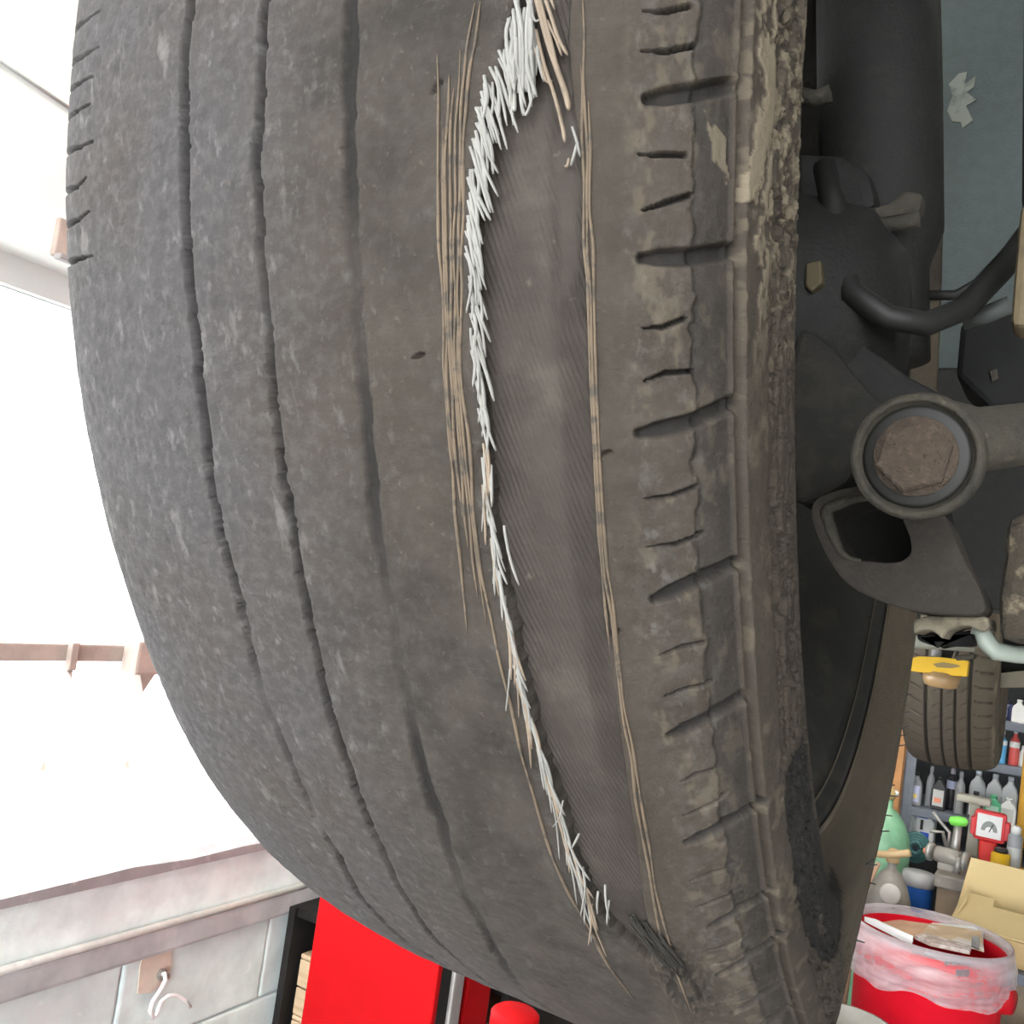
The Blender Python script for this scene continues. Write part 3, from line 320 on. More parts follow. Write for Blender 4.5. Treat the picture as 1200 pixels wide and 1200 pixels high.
'MUD':[[[0.2401,6],[0.2401,7.75],[0.2357,8.25],[0.2384,9.75],[0.2362,11.25],[0.233,13.5],[0.2351,13.5],[0.2395,12],[0.2417,10.75],[0.2439,9.75],[0.2417,8],[0.2439,6.75],[0.2439,5.75]],[[0.225,10.4],[0.2258,11],[0.2302,11.75],[0.2308,13.25],[0.2297,12.75],[0.2275,12.25]]],
'OVAL':[0.2565,54.75],
'ED':[[[0.2001,44],[0.2018,44.75],[0.2029,45.5]],[[0.2034,44.25],[0.2056,45.25],[0.2072,46.25]],[[0.2034,44.5],[0.2056,45.5],[0.2072,46.5]],[[0.2018,43.75],[0.2034,44.75],[0.2051,45.5]],[[0.2018,44.5],[0.204,45.75],[0.2056,47]],[[0.198,43.25],[0.1996,44],[0.2007,44.5]],[[0.1996,45],[0.2018,46],[0.2034,47]],[[0.2023,44.75],[0.2045,45.75],[0.2062,47]],[[0.1974,43.25],[0.1996,44.25],[0.2012,45.25]],[[0.2023,44.5],[0.2034,45.25],[0.2045,46]],[[0.1985,43.5],[0.2007,44.25],[0.2018,45]],[[0.2029,44.5],[0.2051,45.75],[0.2072,47]],[[0.204,44.25],[0.2056,45.25],[0.2067,46.25]],[[0.2007,43.5],[0.2023,44.5],[0.2045,45.25]],[[0.204,44.5],[0.2062,45.5],[0.2072,46.75]],[[0.1969,43.75],[0.1996,44.75],[0.2018,46]],[[0.1985,43],[0.2001,43.75],[0.2012,44.25]],[[0.2012,43.5],[0.2029,44.25],[0.204,45]],[[0.1996,45],[0.2012,45.75],[0.2029,46.75]],[[0.199,44.25],[0.2007,45],[0.2018,45.75]],[[0.2012,44],[0.2034,45],[0.2051,46]],[[0.204,44.5],[0.2062,45.5],[0.2078,46.75]],[[0.2012,44],[0.2034,44.75],[0.2045,45.5]],[[0.2034,46],[0.2045,46.75],[0.2056,47.75]],[[0.2012,45.25],[0.2029,46.25],[0.204,47]],[[0.2018,43.75],[0.2034,44.75],[0.2051,45.5]]]}
_s, _p = spline(PR_FRONT, 3000)
def tread_wave(s, t):
    s, t = np.broadcast_arrays(np.asarray(s, float), np.asarray(t, float)); t = np.where(t > 200, t-360, t)
    return (fbm(s*45, t*.0055*30, 3)-.5)*.0014*smooth(s, .035, .05)*(1-smooth(s, .20, .212))
def on_tyre(s, t, h=0):
    """local wheel point at section length s, angle t (degrees from the front, downwards), h above the rubber"""
    s = s+S_OFF; a = np.interp(s, _s, _p[:, 0]); r = np.interp(s, _s, _p[:, 1])
    da = np.interp(s+.001, _s, _p[:, 0])-np.interp(s-.001, _s, _p[:, 0]); dr = np.interp(s+.001, _s, _p[:, 1])-np.interp(s-.001, _s, _p[:, 1])
    l = np.hypot(da, dr); na, nr = -dr/l, da/l
    # the casing is swollen sideways along the split; further round the inner shoulder sits less far out
    a = a-(.0195*smooth(t, 58, 120)*(1-smooth(t, 250, 300))+.0042*np.exp(-((t-86)/24)**2))*smooth(a, .0, .07)*smooth(r, .236, .275)
    h = h+tread_wave(s-S_OFF, t)
    r = r+out_of_round(a, t)+nr*h; a = a+na*h; t = np.radians(t)
    return np.stack(np.broadcast_arrays(a, -r*np.cos(t), -r*np.sin(t)), -1)
# --- rubber, ply and cord materials
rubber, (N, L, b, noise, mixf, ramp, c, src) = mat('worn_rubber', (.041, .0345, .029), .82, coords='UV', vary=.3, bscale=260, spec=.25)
def attr(nm):
    a = N.new('ShaderNodeAttribute'); a.attribute_name = nm; return a.outputs['Fac']
def mul(x, y):
    m_ = N.new('ShaderNodeMath'); m_.operation = 'MULTIPLY'
    for k, v in ((0, x), (1, y)):
        if isinstance(v, float): m_.inputs[k].default_value = v
        else: L.new(v, m_.inputs[k])
    return m_.outputs[0]
c = mixf(mul(attr('haze_grey'), .8), c, (.066, .0625, .067))  # paler grey on the outer side: haze and window light put into the colour
c = mixf(mul(ramp(noise(14, 4), .42, .68), .6), c, (.056, .045, .036))
c = mixf(mul(ramp(noise(260, 5, (1, .6, 1)), .58, .74), mul(attr('scuff'), .75)), c, (.17, .165, .16))
c = mixf(mul(ramp(noise(130, 5, (1, .35, 1)), .62, .70), mul(attr('scuff'), .45)), c, (.21, .20, .19))
c = mixf(mul(ramp(noise(310, 5), .46, .64), mul(attr('scuff'), .42)), c, (.108, .102, .100))
c = mixf(mul(ramp(noise(210, 5), .52, .68), mul(attr('scuff'), .5)), c, (.042, .040, .041))
c = mixf(mul(ramp(noise(420, 4), .62, .72), .35), c, (.14, .12, .10))
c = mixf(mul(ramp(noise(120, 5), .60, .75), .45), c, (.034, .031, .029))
c = mixf(mul(attr('dust_and_light'), .75), c, (.060, .048, .0365))  # sidewall dust, with the far side's light put into the same tone
c = mixf(mul(ramp(noise(190, 5, (1, .5, 1)), .50, .70), mul(attr('crust'), .8)), c, (.115, .097, .071))
c = mixf(attr('mud_and_light'), c, (.19, .158, .112))
c = mixf(attr('fresh_and_shade'), c, (.017, .016, .016))  # unworn rubber plus recess shade put into the colour
c = mixf(attr('stain'), c, mixf(ramp(noise(130, 5), .5, .75), (.016, .015, .015), (.04, .036, .032)))
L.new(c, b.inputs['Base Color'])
bp = N.new('ShaderNodeBump'); bp.inputs['Strength'].default_value = .8; bp.inputs['Distance'].default_value = .0008
L.new(noise(420, 6, None, .7), bp.inputs['Height']); L.new(bp.outputs[0], b.inputs['Normal'])
ply_m = M_('bare_ply', (.050, .042, .037), .8, coords='UV', bscale=300, bump=.3, spots=[(60, .55, .72, (.075, .064, .055)), (200, .66, .76, (.11, .095, .08))], spec=.2)
cord_white = M_('white_cord', (.26, .254, .238), .75, bscale=300, spots=[(120, .6, .75, (.2, .18, .155))])
cord_tan = M_('tan_cord', (.25, .195, .145), .8, bscale=300, spots=[(120, .55, .7, (.16, .125, .09))])
cord_dark = M_('dark_cord', (.018, .0155, .013), .9, bscale=300)
wire_m = M_('rusty_belt_wire', (.135, .100, .068), .8, bscale=300, spots=[(260, .52, .62, (.07, .057, .045)), (90, .56, .7, (.09, .07, .052))])
# --- the torn front tyre
wheel = thing('wheel_assembly', tuple(WC), 'raised front wheel with a worn, torn tyre showing white cord along the split', 'wheel')
wheel.matrix_basis = wheel_matrix(WC, WU)
def front_tyre():
    total = _s[-1]
    s1 = np.concatenate([np.arange(0, S_OFF-.004, .004), np.arange(S_OFF-.004, S_OFF+.200, .0006), np.arange(S_OFF+.200, S_OFF+.268, .0004), np.arange(S_OFF+.268, S_OFF+.275, .0008), np.arange(S_OFF+.275, total, .0025), [total]])
    tt = np.concatenate([np.arange(-12, 70, .06), np.arange(70, 90, .2), np.arange(90, 170, .4), np.arange(170, 290, 1.5), np.arange(290, 346, .3), np.arange(346, 348, .1)])
    S, T = np.meshgrid(s1-S_OFF, tt, indexing='ij'); T0 = T; T = np.where(T > 200, T-360, T); V = T*.0055
    d = np.zeros(S.shape); F = {}
    fr_ = (T < 90).astype(float)
    tread = smooth(S, .035, .05)*(1-smooth(S, .20, .212))
    # unevenness of a worn casing
    d += (fbm(S*420, V*280, 5, 3)-.5)*.0005*smooth(S, .0, .03)
    # rough, feathered outer shoulder ribs
    d += (fbm(S*600, V*400, 8, 3)-.5)*.0007*(1-smooth(S, .10, .15))*smooth(S, .015, .03)
    # three worn circumferential grooves
    gr = np.zeros(S.shape)
    for k, (wid, dep, amp) in enumerate(((.0030, .0030, .5), (.0025, .0024, .5), (.0036, .0011, .5))):
        g = FEAT['G'][k]; path = np.interp(T, [p[1] for p in g], [p[0] for p in g])+(fbm(V*260, V*0+k, 30+k, 4)-.5)*.0016
        ww = wid*(.75+.6*fbm(V*90, V*0+k*7, 40+k)); q = 1-smooth(np.abs(S-path), ww*.22, ww*.52)
        strength = np.clip(2.6*fbm(V*34, V*0+k*3, 50+k)-.35, .12, 1.25); d -= dep*q*strength; gr = np.maximum(gr, q*strength)
        d += .0005*np.exp(-((S-path-wid*.85)/.0009)**2)*fbm(V*200, S*300, 60+k)
    F['fresh_and_shade'] = np.clip(gr*.8, 0, .85)  # grooves darkened: unworn rubber, with their shade painted in
    cut = np.zeros(S.shape)
    for p in FEAT['SW']: slot(S, T, cut, p, .0034, .0022, .6, .2)
    for p in FEAT['SN']: slot(S, T, cut, p, .0010, .0022, .35, .5)
    for p in FEAT['SL']: slot(S, T, cut, [(a-(.012 if i == 0 else 0), b_) for i, (a, b_) in enumerate(p)][::-1], .0016, .0030, .3, .5)
    slot(S, T, cut, [(.012, 35), (.026, 34.6), (.032, 34.4)], .004, .003, .6, .3)
    # cuts of the part of the shoulder out of the picture go on in the same rhythm
    for k in range(-2, 60):
        for base in (80+k*4.6,):
            if 76 < base < 200: slot(S, T, cut, [(.212, base+1), (.222, base+.4), (.231, base)], .0042, .0035, .6, .2); slot(S, T, cut, [(.214, base+2.3), (.224, base+2)], .0012, .003)
    for k in range(18):
        b = 3.6-k*5.4; slot(S, T0, cut, [(.214, b+360), (.222, b+359.8), (.232, b+359.4)], .0040, .0026, .6, .2)
        for e in (1.8, 3.5): slot(S, T0, cut, [(.214, b+360-e), (.223, b+359.8-e)], .0018, .0026, .5, .4)
    d = np.minimum(d, cut+d*.3); F['fresh_and_shade'] = np.maximum(F['fresh_and_shade'], smooth(-cut, .0006, .0020)*.85)  # cuts darkened by depth: unworn rubber and painted shade
    # small nicks
    for s_, t_, a_, ln in ((.151, 11, 2, .004), (.172, 9.6, 1, .007), (.167, 18.5, 1.2, .003), (.205, 22, .6, .003), (.204, 28.6, .7, .003)):
        slot(S, T, d, [(s_, t_), (s_+.002, t_-ln*60)], .0009, .0015, .4, .4)
    # outer block of the shoulder: sunk slightly, darker
    Sb = S+(fbm(S*300, V*260, 72)-.5)*.003; blk_ = smooth(Sb, .2225, .2235)*(1-smooth(S, .2310, .2318))*fr_; d -= .0008*blk_
    # sidewall: narrow groove, smooth rib, chewed band
    d -= .0014*(1-smooth(np.abs(S-.2332), .0005, .0010))
    d += .0007*smooth(S, .2338, .2345)*(1-smooth(S, .2415, .2425))
    chew = smooth(S+(fbm(V*160, V*0, 80)-.5)*.006, .2415, .2428)*(1-smooth(S, .262, .268))*fr_; nz = fbm(S*620, V*190, 81, 4)
    d -= .0014*chew*smooth(nz, .44, .60); d += chew*(fbm(S*1100, V*800, 83, 3)-.5)*.0008
    for rs_ in (.272, .283, .293): d -= .0006*(1-smooth(np.abs(S-rs_), .0004, .0009))
    # the split: the rubber is gone down to the ply
    tl = np.interp(T, [p[1] for p in FEAT['TL']], [p[0] for p in FEAT['TL']]); tr_ = np.interp(T, [p[1] for p in FEAT['TR']], [p[0] for p in FEAT['TR']])
    tl = tl+(tr_-tl)*np.clip((3-T)/14, 0, 1)
    tl = tl+(fbm(V*400, V*0, 91)-.5)*.0014
    inside = smooth(S, tl-.0005, tl+.0007)*(1-smooth(S, tr_-.0016, tr_+.0004))*(T > -13.9)*(T < 47.2)
    frac = np.clip((S-tl)/np.maximum(tr_-tl, 1e-4), 0, 1)
    d = d-inside*.0044
    # pulled-up lip on the left of the split
    d += .0006*np.exp(-((S-tl+.0016)/.0012)**2)*(T > -13.9)*(T < 47)*(.4+.9*fbm(V*260, V*0, 95))
    # crumbled trail below the split
    tip = np.exp(-((T-49)/3.2)**2)*np.exp(-((S-.2045-(T-47)*.0004)/.006)**2)*(T > 45); d -= .0022*tip*smooth(fbm(S*700, V*260, 97), .42, .6); 
    F['fresh_and_shade'] = np.maximum(F['fresh_and_shade'], tip*.75*smooth(fbm(S*700, V*260, 97), .40, .6)); F['fresh_and_shade'] = np.maximum(F['fresh_and_shade'], inside*.6)
    F['haze_grey'] = 1-smooth(S+(fbm(V*12, S*12, 11)-.5)*.05, .10, .165)  # outer side greyer, standing in for haze and window light
    F['scuff'] = np.clip(1.0-.75*smooth(S, .11, .17)+.7*smooth(S, .208, .213)*(1-smooth(S, .222, .226)), 0, 1)*(1-smooth(S, .226, .232))
    F['dust_and_light'] = smooth(S, .190, .200)*(.35+.5*fbm(S*120, V*25, 15))*(1-.85*blk_); F['fresh_and_shade'] = np.maximum(F['fresh_and_shade'], .33*blk_)
    F['dust_and_light'] = np.maximum(F['dust_and_light'], 1.5*smooth(T, 62, 85)*smooth(S, .24, .25)); F['crust'] = np.clip(smooth(S, .2405, .244)+.25*smooth(S, .205, .209)*(1-smooth(S, .2225, .226)), 0, 1)*(.35+.65*smooth(26-T, 0, 14))*smooth(fbm(S*200, V*60, 19), .3, .6)  # far sidewall lightened here: light put into the dust mask
    mud_and_light = np.zeros(S.shape); Sj = S+(fbm(S*500, V*300, 21)-.5)*.0024; Tj = T+(fbm(S*500, V*300, 23)-.5)*.7
    for k, poly in enumerate(FEAT['MUD']): mud_and_light = np.maximum(mud_and_light, inpoly(Sj, Tj, poly)*(.75+.25*(fbm(S*600, V*400, 24))))
    up = smooth(S, .2315, .238)*(1-smooth(S, .262, .268))*(1-smooth(T, 14, 22))*fr_
    mud_and_light = np.maximum(mud_and_light, up*.75*smooth(fbm(S*700, V*330, 25, 4), .50, .60)); mud_and_light = np.maximum(mud_and_light, .24*smooth(fbm(S*300, V*170, 26, 4), .56, .70)*smooth(S, .209, .214)*(1-smooth(S, .24, .245))*fr_)
    d += .0005*mud_and_light*smooth(S, .22, .232); F['mud_and_light'] = np.maximum(mud_and_light, .28*smooth(T, 66, 88)*smooth(S, .235, .25)*(.7+.6*fbm(S*300, V*60, 28)))  # real mud, then the far sidewall lightened to stand in for light
    st = inpoly(Sj, Tj, FEAT['STAIN']).astype(float); oval = (((S-FEAT['OVAL'][0])/.0045)**2+((T-FEAT['OVAL'][1])/1.3)**2) < 1
    F['stain'] = st*np.where(oval, .45, .97); d -= st*.0009; d += .0007*oval
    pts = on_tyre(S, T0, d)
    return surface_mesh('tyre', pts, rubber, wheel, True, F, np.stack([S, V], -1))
tyre = front_tyre()
tag(tyre, 'worn grey tyre with a long split down the tread and a scuffed, muddy sidewall')
def ply_patch():
    tt = np.arange(-11.9, 47.2, .12); f = np.linspace(0, 1, 150)
    tl = np.interp(tt, [p[1] for p in FEAT['TL']], [p[0] for p in FEAT['TL']])-.001; tr_ = np.interp(tt, [p[1] for p in FEAT['TR']], [p[0] for p in FEAT['TR']])+.0006
    tl = tl+(tr_-tl)*np.clip((3-tt)/14, 0, 1); S = tl[None]+(tr_-tl)[None]*f[:, None]; T = np.broadcast_to(tt, S.shape); V = T*.0055; Fm = np.broadcast_to(f[:, None], S.shape)
    ph = (S-.36*V+.0012*(fbm(V*60, S*60, 5)-.5))/.00118
    amp = np.clip(.35*np.exp(-((Fm-.12)/.14)**2)+1.15*smooth(Fm, .62, .8)*(1-smooth(Fm, .97, 1))+.22, 0, 1)*smooth(fbm(S*220, V*60, 7), .22, .55)
    amp = np.maximum(amp, .8*smooth(T, 34, 42))
    h = -.0026+.0018*smooth(Fm, .12, .95)+.0007*amp*(1-np.abs(np.sin(math.pi*ph))**.7*1.6)+(fbm(S*700, V*400, 9)-.5)*.0003
    o = surface_mesh('bare_ply', on_tyre(S, T, h), ply_m, tyre, False, None, np.stack([S, V], -1))
    tag(o, 'dark ridged ply laid bare inside the split')
ply_patch()
def wheel_line(path, hs, n=5):
    k = len(path); out = []
    for i in range((k-1)*n+1):
        x = i/n; j = min(int(x), k-2); q = x-j
        p = [path[max(j-1, 0)], path[j], path[j+1], path[min(j+2, k-1)]]
        v = [.5*((2*p[1][c_])+(p[2][c_]-p[0][c_])*q+(2*p[0][c_]-5*p[1][c_]+4*p[2][c_]-p[3][c_])*q*q+(3*p[1][c_]-p[0][c_]-3*p[2][c_]+p[3][c_])*q**3) for c_ in (0, 1)]
        out.append(tuple(on_tyre(v[0], v[1], hs(x/(k-1)))))
    return out
def local_tube(name, pts, r, m, parent, n=6, flat=1.0):
    mb = MB().tube(pts, r, n, True, flat); me = bpy.data.meshes.new(name); me.from_pydata(mb.v, [], mb.f); me.materials.append(m); me.polygons.foreach_set('use_smooth', mb.sm)
    o = bpy.data.objects.new(name, me); C.objects.link(o); o.parent = parent; return o
for k, p in enumerate(FEAT['WIRE']):
    thin = .00034 if k != 6 else .0004
    pts = wheel_line(p, lambda x: .00018, 4); rr = [thin*(.55+.7*float(vnoise(np.array(i*.35), np.array(k*3.1), 3)))*min(1, .3+i/6, .3+(len(pts)-1-i)/6) for i in range(len(pts))]
    tag(local_tube('belt_wire', pts, rr, wire_m, tyre, 6, .9))
for path, h, r, tan in FEAT['ST']:
    path = [tuple(q) for q in path]
    if min(q[0] for q in path) < .15: continue
    hh = max(h, .0007)
    pts = wheel_line(path, lambda x: .0004+hh*math.sin(min(1, x*1.25)*math.pi*.72)*(.75 if x < 1 else .6), 4); n_ = len(pts)
    local_tube('cord_strand', pts, [r*(1.0 if i < n_-2 else (.8 if i == n_-2 else .45)) for i in range(n_)], cord_tan if tan else cord_white, tyre, 5, .75)
for path in FEAT['ED']:
    pts = wheel_line([tuple(q) for q in path], lambda x: .0002+.0007*math.sin(x*2.6), 3); local_tube('frayed_cord', pts, .00028, cord_dark, tyre, 5)
for s_, t_ in ((.240, 101), (.236, 113), (.238, 124), (.236, 137), (.240, 140), (.238, 143), (.262, 108), (.268, 122), (.252, 118), (.285, 98), (.276, 131), (.256, 132), (.244, 126)):
    a, b_ = on_tyre(s_, t_, -.0005), on_tyre(s_, t_+.4, .0045); local_tube('rubber_hair', [tuple(a), tuple((a+b_)/2), tuple(b_)], [.0005, .00045, .0003], black_pl, tyre, 5)
# rim of the front wheel
rim_m = M_('dusty_dark_rim', (.026, .025, .023), .7, .2, spots=[(40, .5, .7, (.05, .045, .037)), (160, .6, .7, (.016, .015, .014))])
def make_rim(parent, m, face=-.07, lip_a=.049):
    prof = [(.2365, lip_a), (.234, lip_a+.0035), (.229, lip_a+.002), (.226, lip_a-.006), (.216, lip_a-.014), (.208, lip_a-.028), (.2, -.02), (.2, -.06), (.205, -.085), (.222, -.095), (.236, -.097), (.236, -.1), (.2, -.092), (.19, -.06), (.19, -.02), (.2, lip_a-.024), (.222, lip_a-.006)]
    mb = MB().lathe([(r, a) for r, a in prof], 96, parent.matrix_basis@Matrix.Rotation(math.pi/2, 4, 'Y'), True, False)
    r = mb.build('rim', m, parent)
    MB().lathe([(.2325, lip_a+.0040), (.2350, lip_a+.0048), (.2372, lip_a+.0005)], 128, parent.matrix_basis@Matrix.Rotation(math.pi/2, 4, 'Y'), True, False).build('rim_lip', M_('beige_rim_lip', (.13, .10, .07), .6, .2, spots=[(60, .5, .65, (.05, .043, .035))]), parent)
    sp = MB().lathe([(.0, face+.01), (.05, face+.012), (.06, face+.004), (.06, face-.012), (0, face-.016)], 32, parent.matrix_basis@Matrix.Rotation(math.pi/2, 4, 'Y'))
    sp.build('hub_cap', m, parent)
    for k in range(7):
        a = 2*math.pi*k/7; mx = parent.matrix_basis@Matrix.Rotation(a, 4, 'X')
        MB().add([tuple(mx@Vector(p)) for p in [(face-.012, -.026, .05), (face+.006, -.024, .05), (face+.006, .024, .05), (face-.012, .026, .05), (face-.016, -.036, .198), (face+.002, -.032, .198), (face+.002, .032, .198), (face-.016, .036, .198)]],
                 [(0, 1, 2, 3), (7, 6, 5, 4), (0, 4, 5, 1), (1, 5, 6, 2), (2, 6, 7, 3), (3, 7, 4, 0)]).build('spoke', m, parent, bevel=.003)
    return r
make_rim(wheel, rim_m)
# --- rear wheel behind, seen under the car
RC = np.array([-.262, 2.75, 1.575])
rear = thing('wheel_assembly', tuple(RC), 'rear wheel behind the yellow band, its clean tyre showing four straight grooves', 'wheel'); rear.matrix_basis = wheel_matrix(RC, unit(np.array([1, .02, .03])))
def rear_tyre():
    PR = [(-.05, .226), (-.08, .24), (-.1, .262), (-.105, .28), (-.1, .298), (-.09, .308), (-.075, .314), (-.04, .319), (0, .32), (.04, .319), (.075, .314), (.09, .308), (.1, .298), (.105, .28), (.1, .262), (.08, .24), (.05, .226)]
    s, p = spline(PR, 240); tt = np.concatenate([np.arange(-60, 110, .5), np.arange(110, 300, 3)]); S, T = np.meshgrid(s, tt, indexing='ij'); A = np.broadcast_to(p[:, :1], S.shape); V = T*.0055
    d = np.zeros(S.shape)
    g = np.zeros(S.shape)
    for a, wd in ((-.046, .0062), (-.012, .0046), (.016, .0046), (.046, .0066)): g = np.maximum(g, 1-smooth(np.abs(A-a), wd*.35, wd*.65))
    d -= .008*g; cut = np.zeros(S.shape); mid = s[120]
    for k in range(-8, 16):
        b0 = k*6.5
        slot(S, T, cut, [(mid+.055, b0), (mid+.075, b0+.6), (mid+.092, b0+.8)], .004, .005, .3, .5)
        slot(S, T, cut, [(mid+.026, b0+3), (mid+.042, b0+1)], .003, .003, .4, .5); slot(S, T, cut, [(mid-.004, b0+4), (mid+.012, b0+2.2)], .003, .003, .4, .5)
        slot(S, T, cut, [(mid-.034, b0+4.6), (mid-.016, b0+3)], .003, .003, .4, .5); slot(S, T, cut, [(mid-.09, b0+1), (mid-.055, b0+4)], .003, .004, .4, .5)
    d = np.minimum(d, cut); Tr = np.radians(T); r = p[:, 1:]+d
    F = {'fresh_and_shade': np.maximum(g*.8, smooth(-cut, .001, .004)*.6), 'haze_grey': .5*(1-smooth(A, .0, .05)), 'scuff': S*0+.15, 'dust_and_light': .25+.35*smooth(A, .0, .06), 'crust': S*0, 'mud_and_light': .30+.6*np.exp(-((A-.098)/.006)**2)*smooth(fbm(S*60, V*12, 3), .45, .6), 'stain': S*0}  # even mud level makes the whole tyre paler; groove shade is coloured in
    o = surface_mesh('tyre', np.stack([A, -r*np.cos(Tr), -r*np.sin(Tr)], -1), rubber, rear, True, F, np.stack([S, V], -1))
rear_tyre()
make_rim(rear, rim_m)
# ------------------------------------------------------------------ the car over the wheels: suspension, underbody
dark_steel = M_('oily_dark_steel', (.0095, .0095, .0083), .75, .1, bump=.4, bscale=400, spots=[(90, .55, .75, (.018, .0165, .0135)), (300, .66, .76, (.034, .029, .022))])
dusty_steel = M_('dusty_steel', (.050, .044, .033), .8, .1, bump=.5, bscale=450, spots=[(80, .5, .7, (.028, .026, .021)), (275, .6, .72, (.10, .082, .057))])
dusty_dark = M_('dusty_dark_steel', (.016, .0145, .012), .8, .1, bump=.5, bscale=400, spots=[(110, .5, .7, (.028, .025, .019))])
rust_brown = M_('brown_rust', (.085, .062, .045), .9, bump=.8, bscale=1300, spots=[(300, .5, .7, (.135, .10, .075)), (750, .6, .7, (.026, .018, .014))])
brown_cast = M_('brown_cast_iron', (.026, .021, .0165), .8, bump=.5, bscale=600, spots=[(110, .5, .7, (.042, .034, .027)), (350, .68, .76, (.11, .088, .07))])
slate_panel = M_('slate_blue_panel', (.038, .053, .052), .6, bump=.3, bscale=450, vary=.1, spots=[(250, .68, .75, (.08, .1, .097)), (550, .70, .76, (.14, .16, .15))])
rubber_hose = M_('black_hose_rubber', (.012, .012, .0105), .6, spots=[(200, .55, .7, (.018, .0165, .014))])
tan_dirt = M_('tan_dirty_paint', (.15, .115, .066), .8, spots=[(90, .5, .7, (.11, .085, .05))], bump=.3)
pale_alu = M_('pale_green_alloy', (.24, .27, .235), .55, .1, spots=[(125, .55, .7, (.3, .28, .22))])
car = thing('car', (-.05, .8, 1.5), 'dark oily suspension and underside of the raised car beside the torn tyre', 'car')
b0 = at(1073, 535, .33); toeye = unit(EYE-b0); ax = unit(toeye+np.array([-.16, 0, .02])); mx = axis_mx(b0, ax)
px_m = float((_fw@CM@(CM.T@(b0-EYE))) if False else (CM.T@(b0-EYE))[2])/F_PX      # metres per pixel at the bush
k = px_m
bush = MB().lathe([(50*k, -40*k), (72*k, -36*k), (75*k, -30*k), (75*k, -4*k), (72*k, 2*k), (66*k, 4*k), (64*k, 0), (61*k, -8*k), (50*k, -9*k)], 40, mx).build('bush_housing', dusty_steel, car)
MB().lathe([(60*k, -12*k), (60*k, -3*k), (56*k, -1*k), (40*k, -1*k)], 36, mx).build('bush_rubber', rubber_hose, bush)
MB().lathe([(47*k, -6*k), (47*k, 3*k), (45*k, 5*k), (30*k, 6*k)], 36, mx).build('washer', rust_brown, bush)
MB().lathe([(43*k, 0), (43*k, 15*k), (39*k, 19*k), (0, 19.5*k)], 6, mx@Matrix.Rotation(.32, 4, 'Z'), False).build('bolt_head', rust_brown, bush)
def hull(name, m, poly, Y, depth, parent=car, bevel=.003, dirv=None):
    mb = MB().prism([at(x, y, Y) for x, y in poly], dirv if dirv is not None else (0, depth, 0)); return mb.build(name, m, parent, bevel=bevel)
# control arm going inboard from the bush
arm = MB().tube([at(1095, 512, .36), at(1150, 515, .37), at(1200, 508, .38), at(1300, 498, .40)], [62*k, 48*k, 46*k, 50*k], 20, True, .8); arm.build('control_arm', dusty_steel, car)
# cast bracket with a window in it, below the bush
outer = [(945, 588), (985, 572), (1040, 566), (1095, 590), (1112, 610), (1128, 655), (1150, 690), (1158, 722), (1110, 720), (1062, 716), (1010, 696), (985, 678), (962, 640)]
inner = [(967, 597), (990, 588), (1015, 582), (1046, 590), (1060, 612), (1070, 642), (1064, 654), (1050, 660), (1020, 658), (990, 655), (978, 632), (972, 612)]
def rounded(p, k=2):
    for _ in range(k): p = [q for i in range(len(p)) for q in ((.75*p[i][0]+.25*p[(i+1) % len(p)][0], .75*p[i][1]+.25*p[(i+1) % len(p)][1]), (.25*p[i][0]+.75*p[(i+1) % len(p)][0], .25*p[i][1]+.75*p[(i+1) % len(p)][1]))]
    return p
def plate_with_hole(name, outer, inner, Y, depth, m, parent, lip=0):
    import bisect
    bm = bmesh.new()
    ov = [bm.verts.new(at(x, y, Y)) for x, y in outer]; iv = [bm.verts.new(at(x, y, Y)) for x, y in inner]
    es = [bm.edges.new((a[i], a[(i+1) % len(a)])) for a in (ov, iv) for i in range(len(a))]
    bmesh.ops.triangle_fill(bm, use_beauty=True, use_dissolve=False, edges=es)
    cx = sum((Vector(at(x, y, Y)) for x, y in inner), Vector())/len(inner)
    for f in list(bm.faces):
        c_ = f.calc_center_median()
        if all(v in iv for v in f.verts): bm.faces.remove(f)
    r = bmesh.ops.extrude_face_region(bm, geom=bm.faces[:])
    for v in [g for g in r['geom'] if isinstance(g, bmesh.types.BMVert)]: v.co.y += depth
    bm.verts.index_update(); mb = MB().add([tuple(v.co) for v in bm.verts], [tuple(v.index for v in f.verts) for f in bm.faces]); bm.free()
    return mb.build(name, m, parent, bevel=.0025)
br = plate_with_hole('cast_bracket', rounded(outer), rounded(inner), .385, .035, brown_cast, car)
rimpts = [at(x, y, .384) for x, y in rounded(inner)]; MB().tube([rimpts[i % 48] for i in range(32, 60)], [.0006+.0018*math.sin(math.pi*i/27) for i in range(28)], 8).build('window_lip', dusty_steel, br)
hull('shade_backing', dark_steel, rounded([(975, 520), (1090, 520), (1110, 600), (1120, 670), (1080, 695), (1010, 678), (975, 650), (962, 590)], 1), .43, .03, bevel=.004)  # dark sheet added behind the bracket window, in place of shade
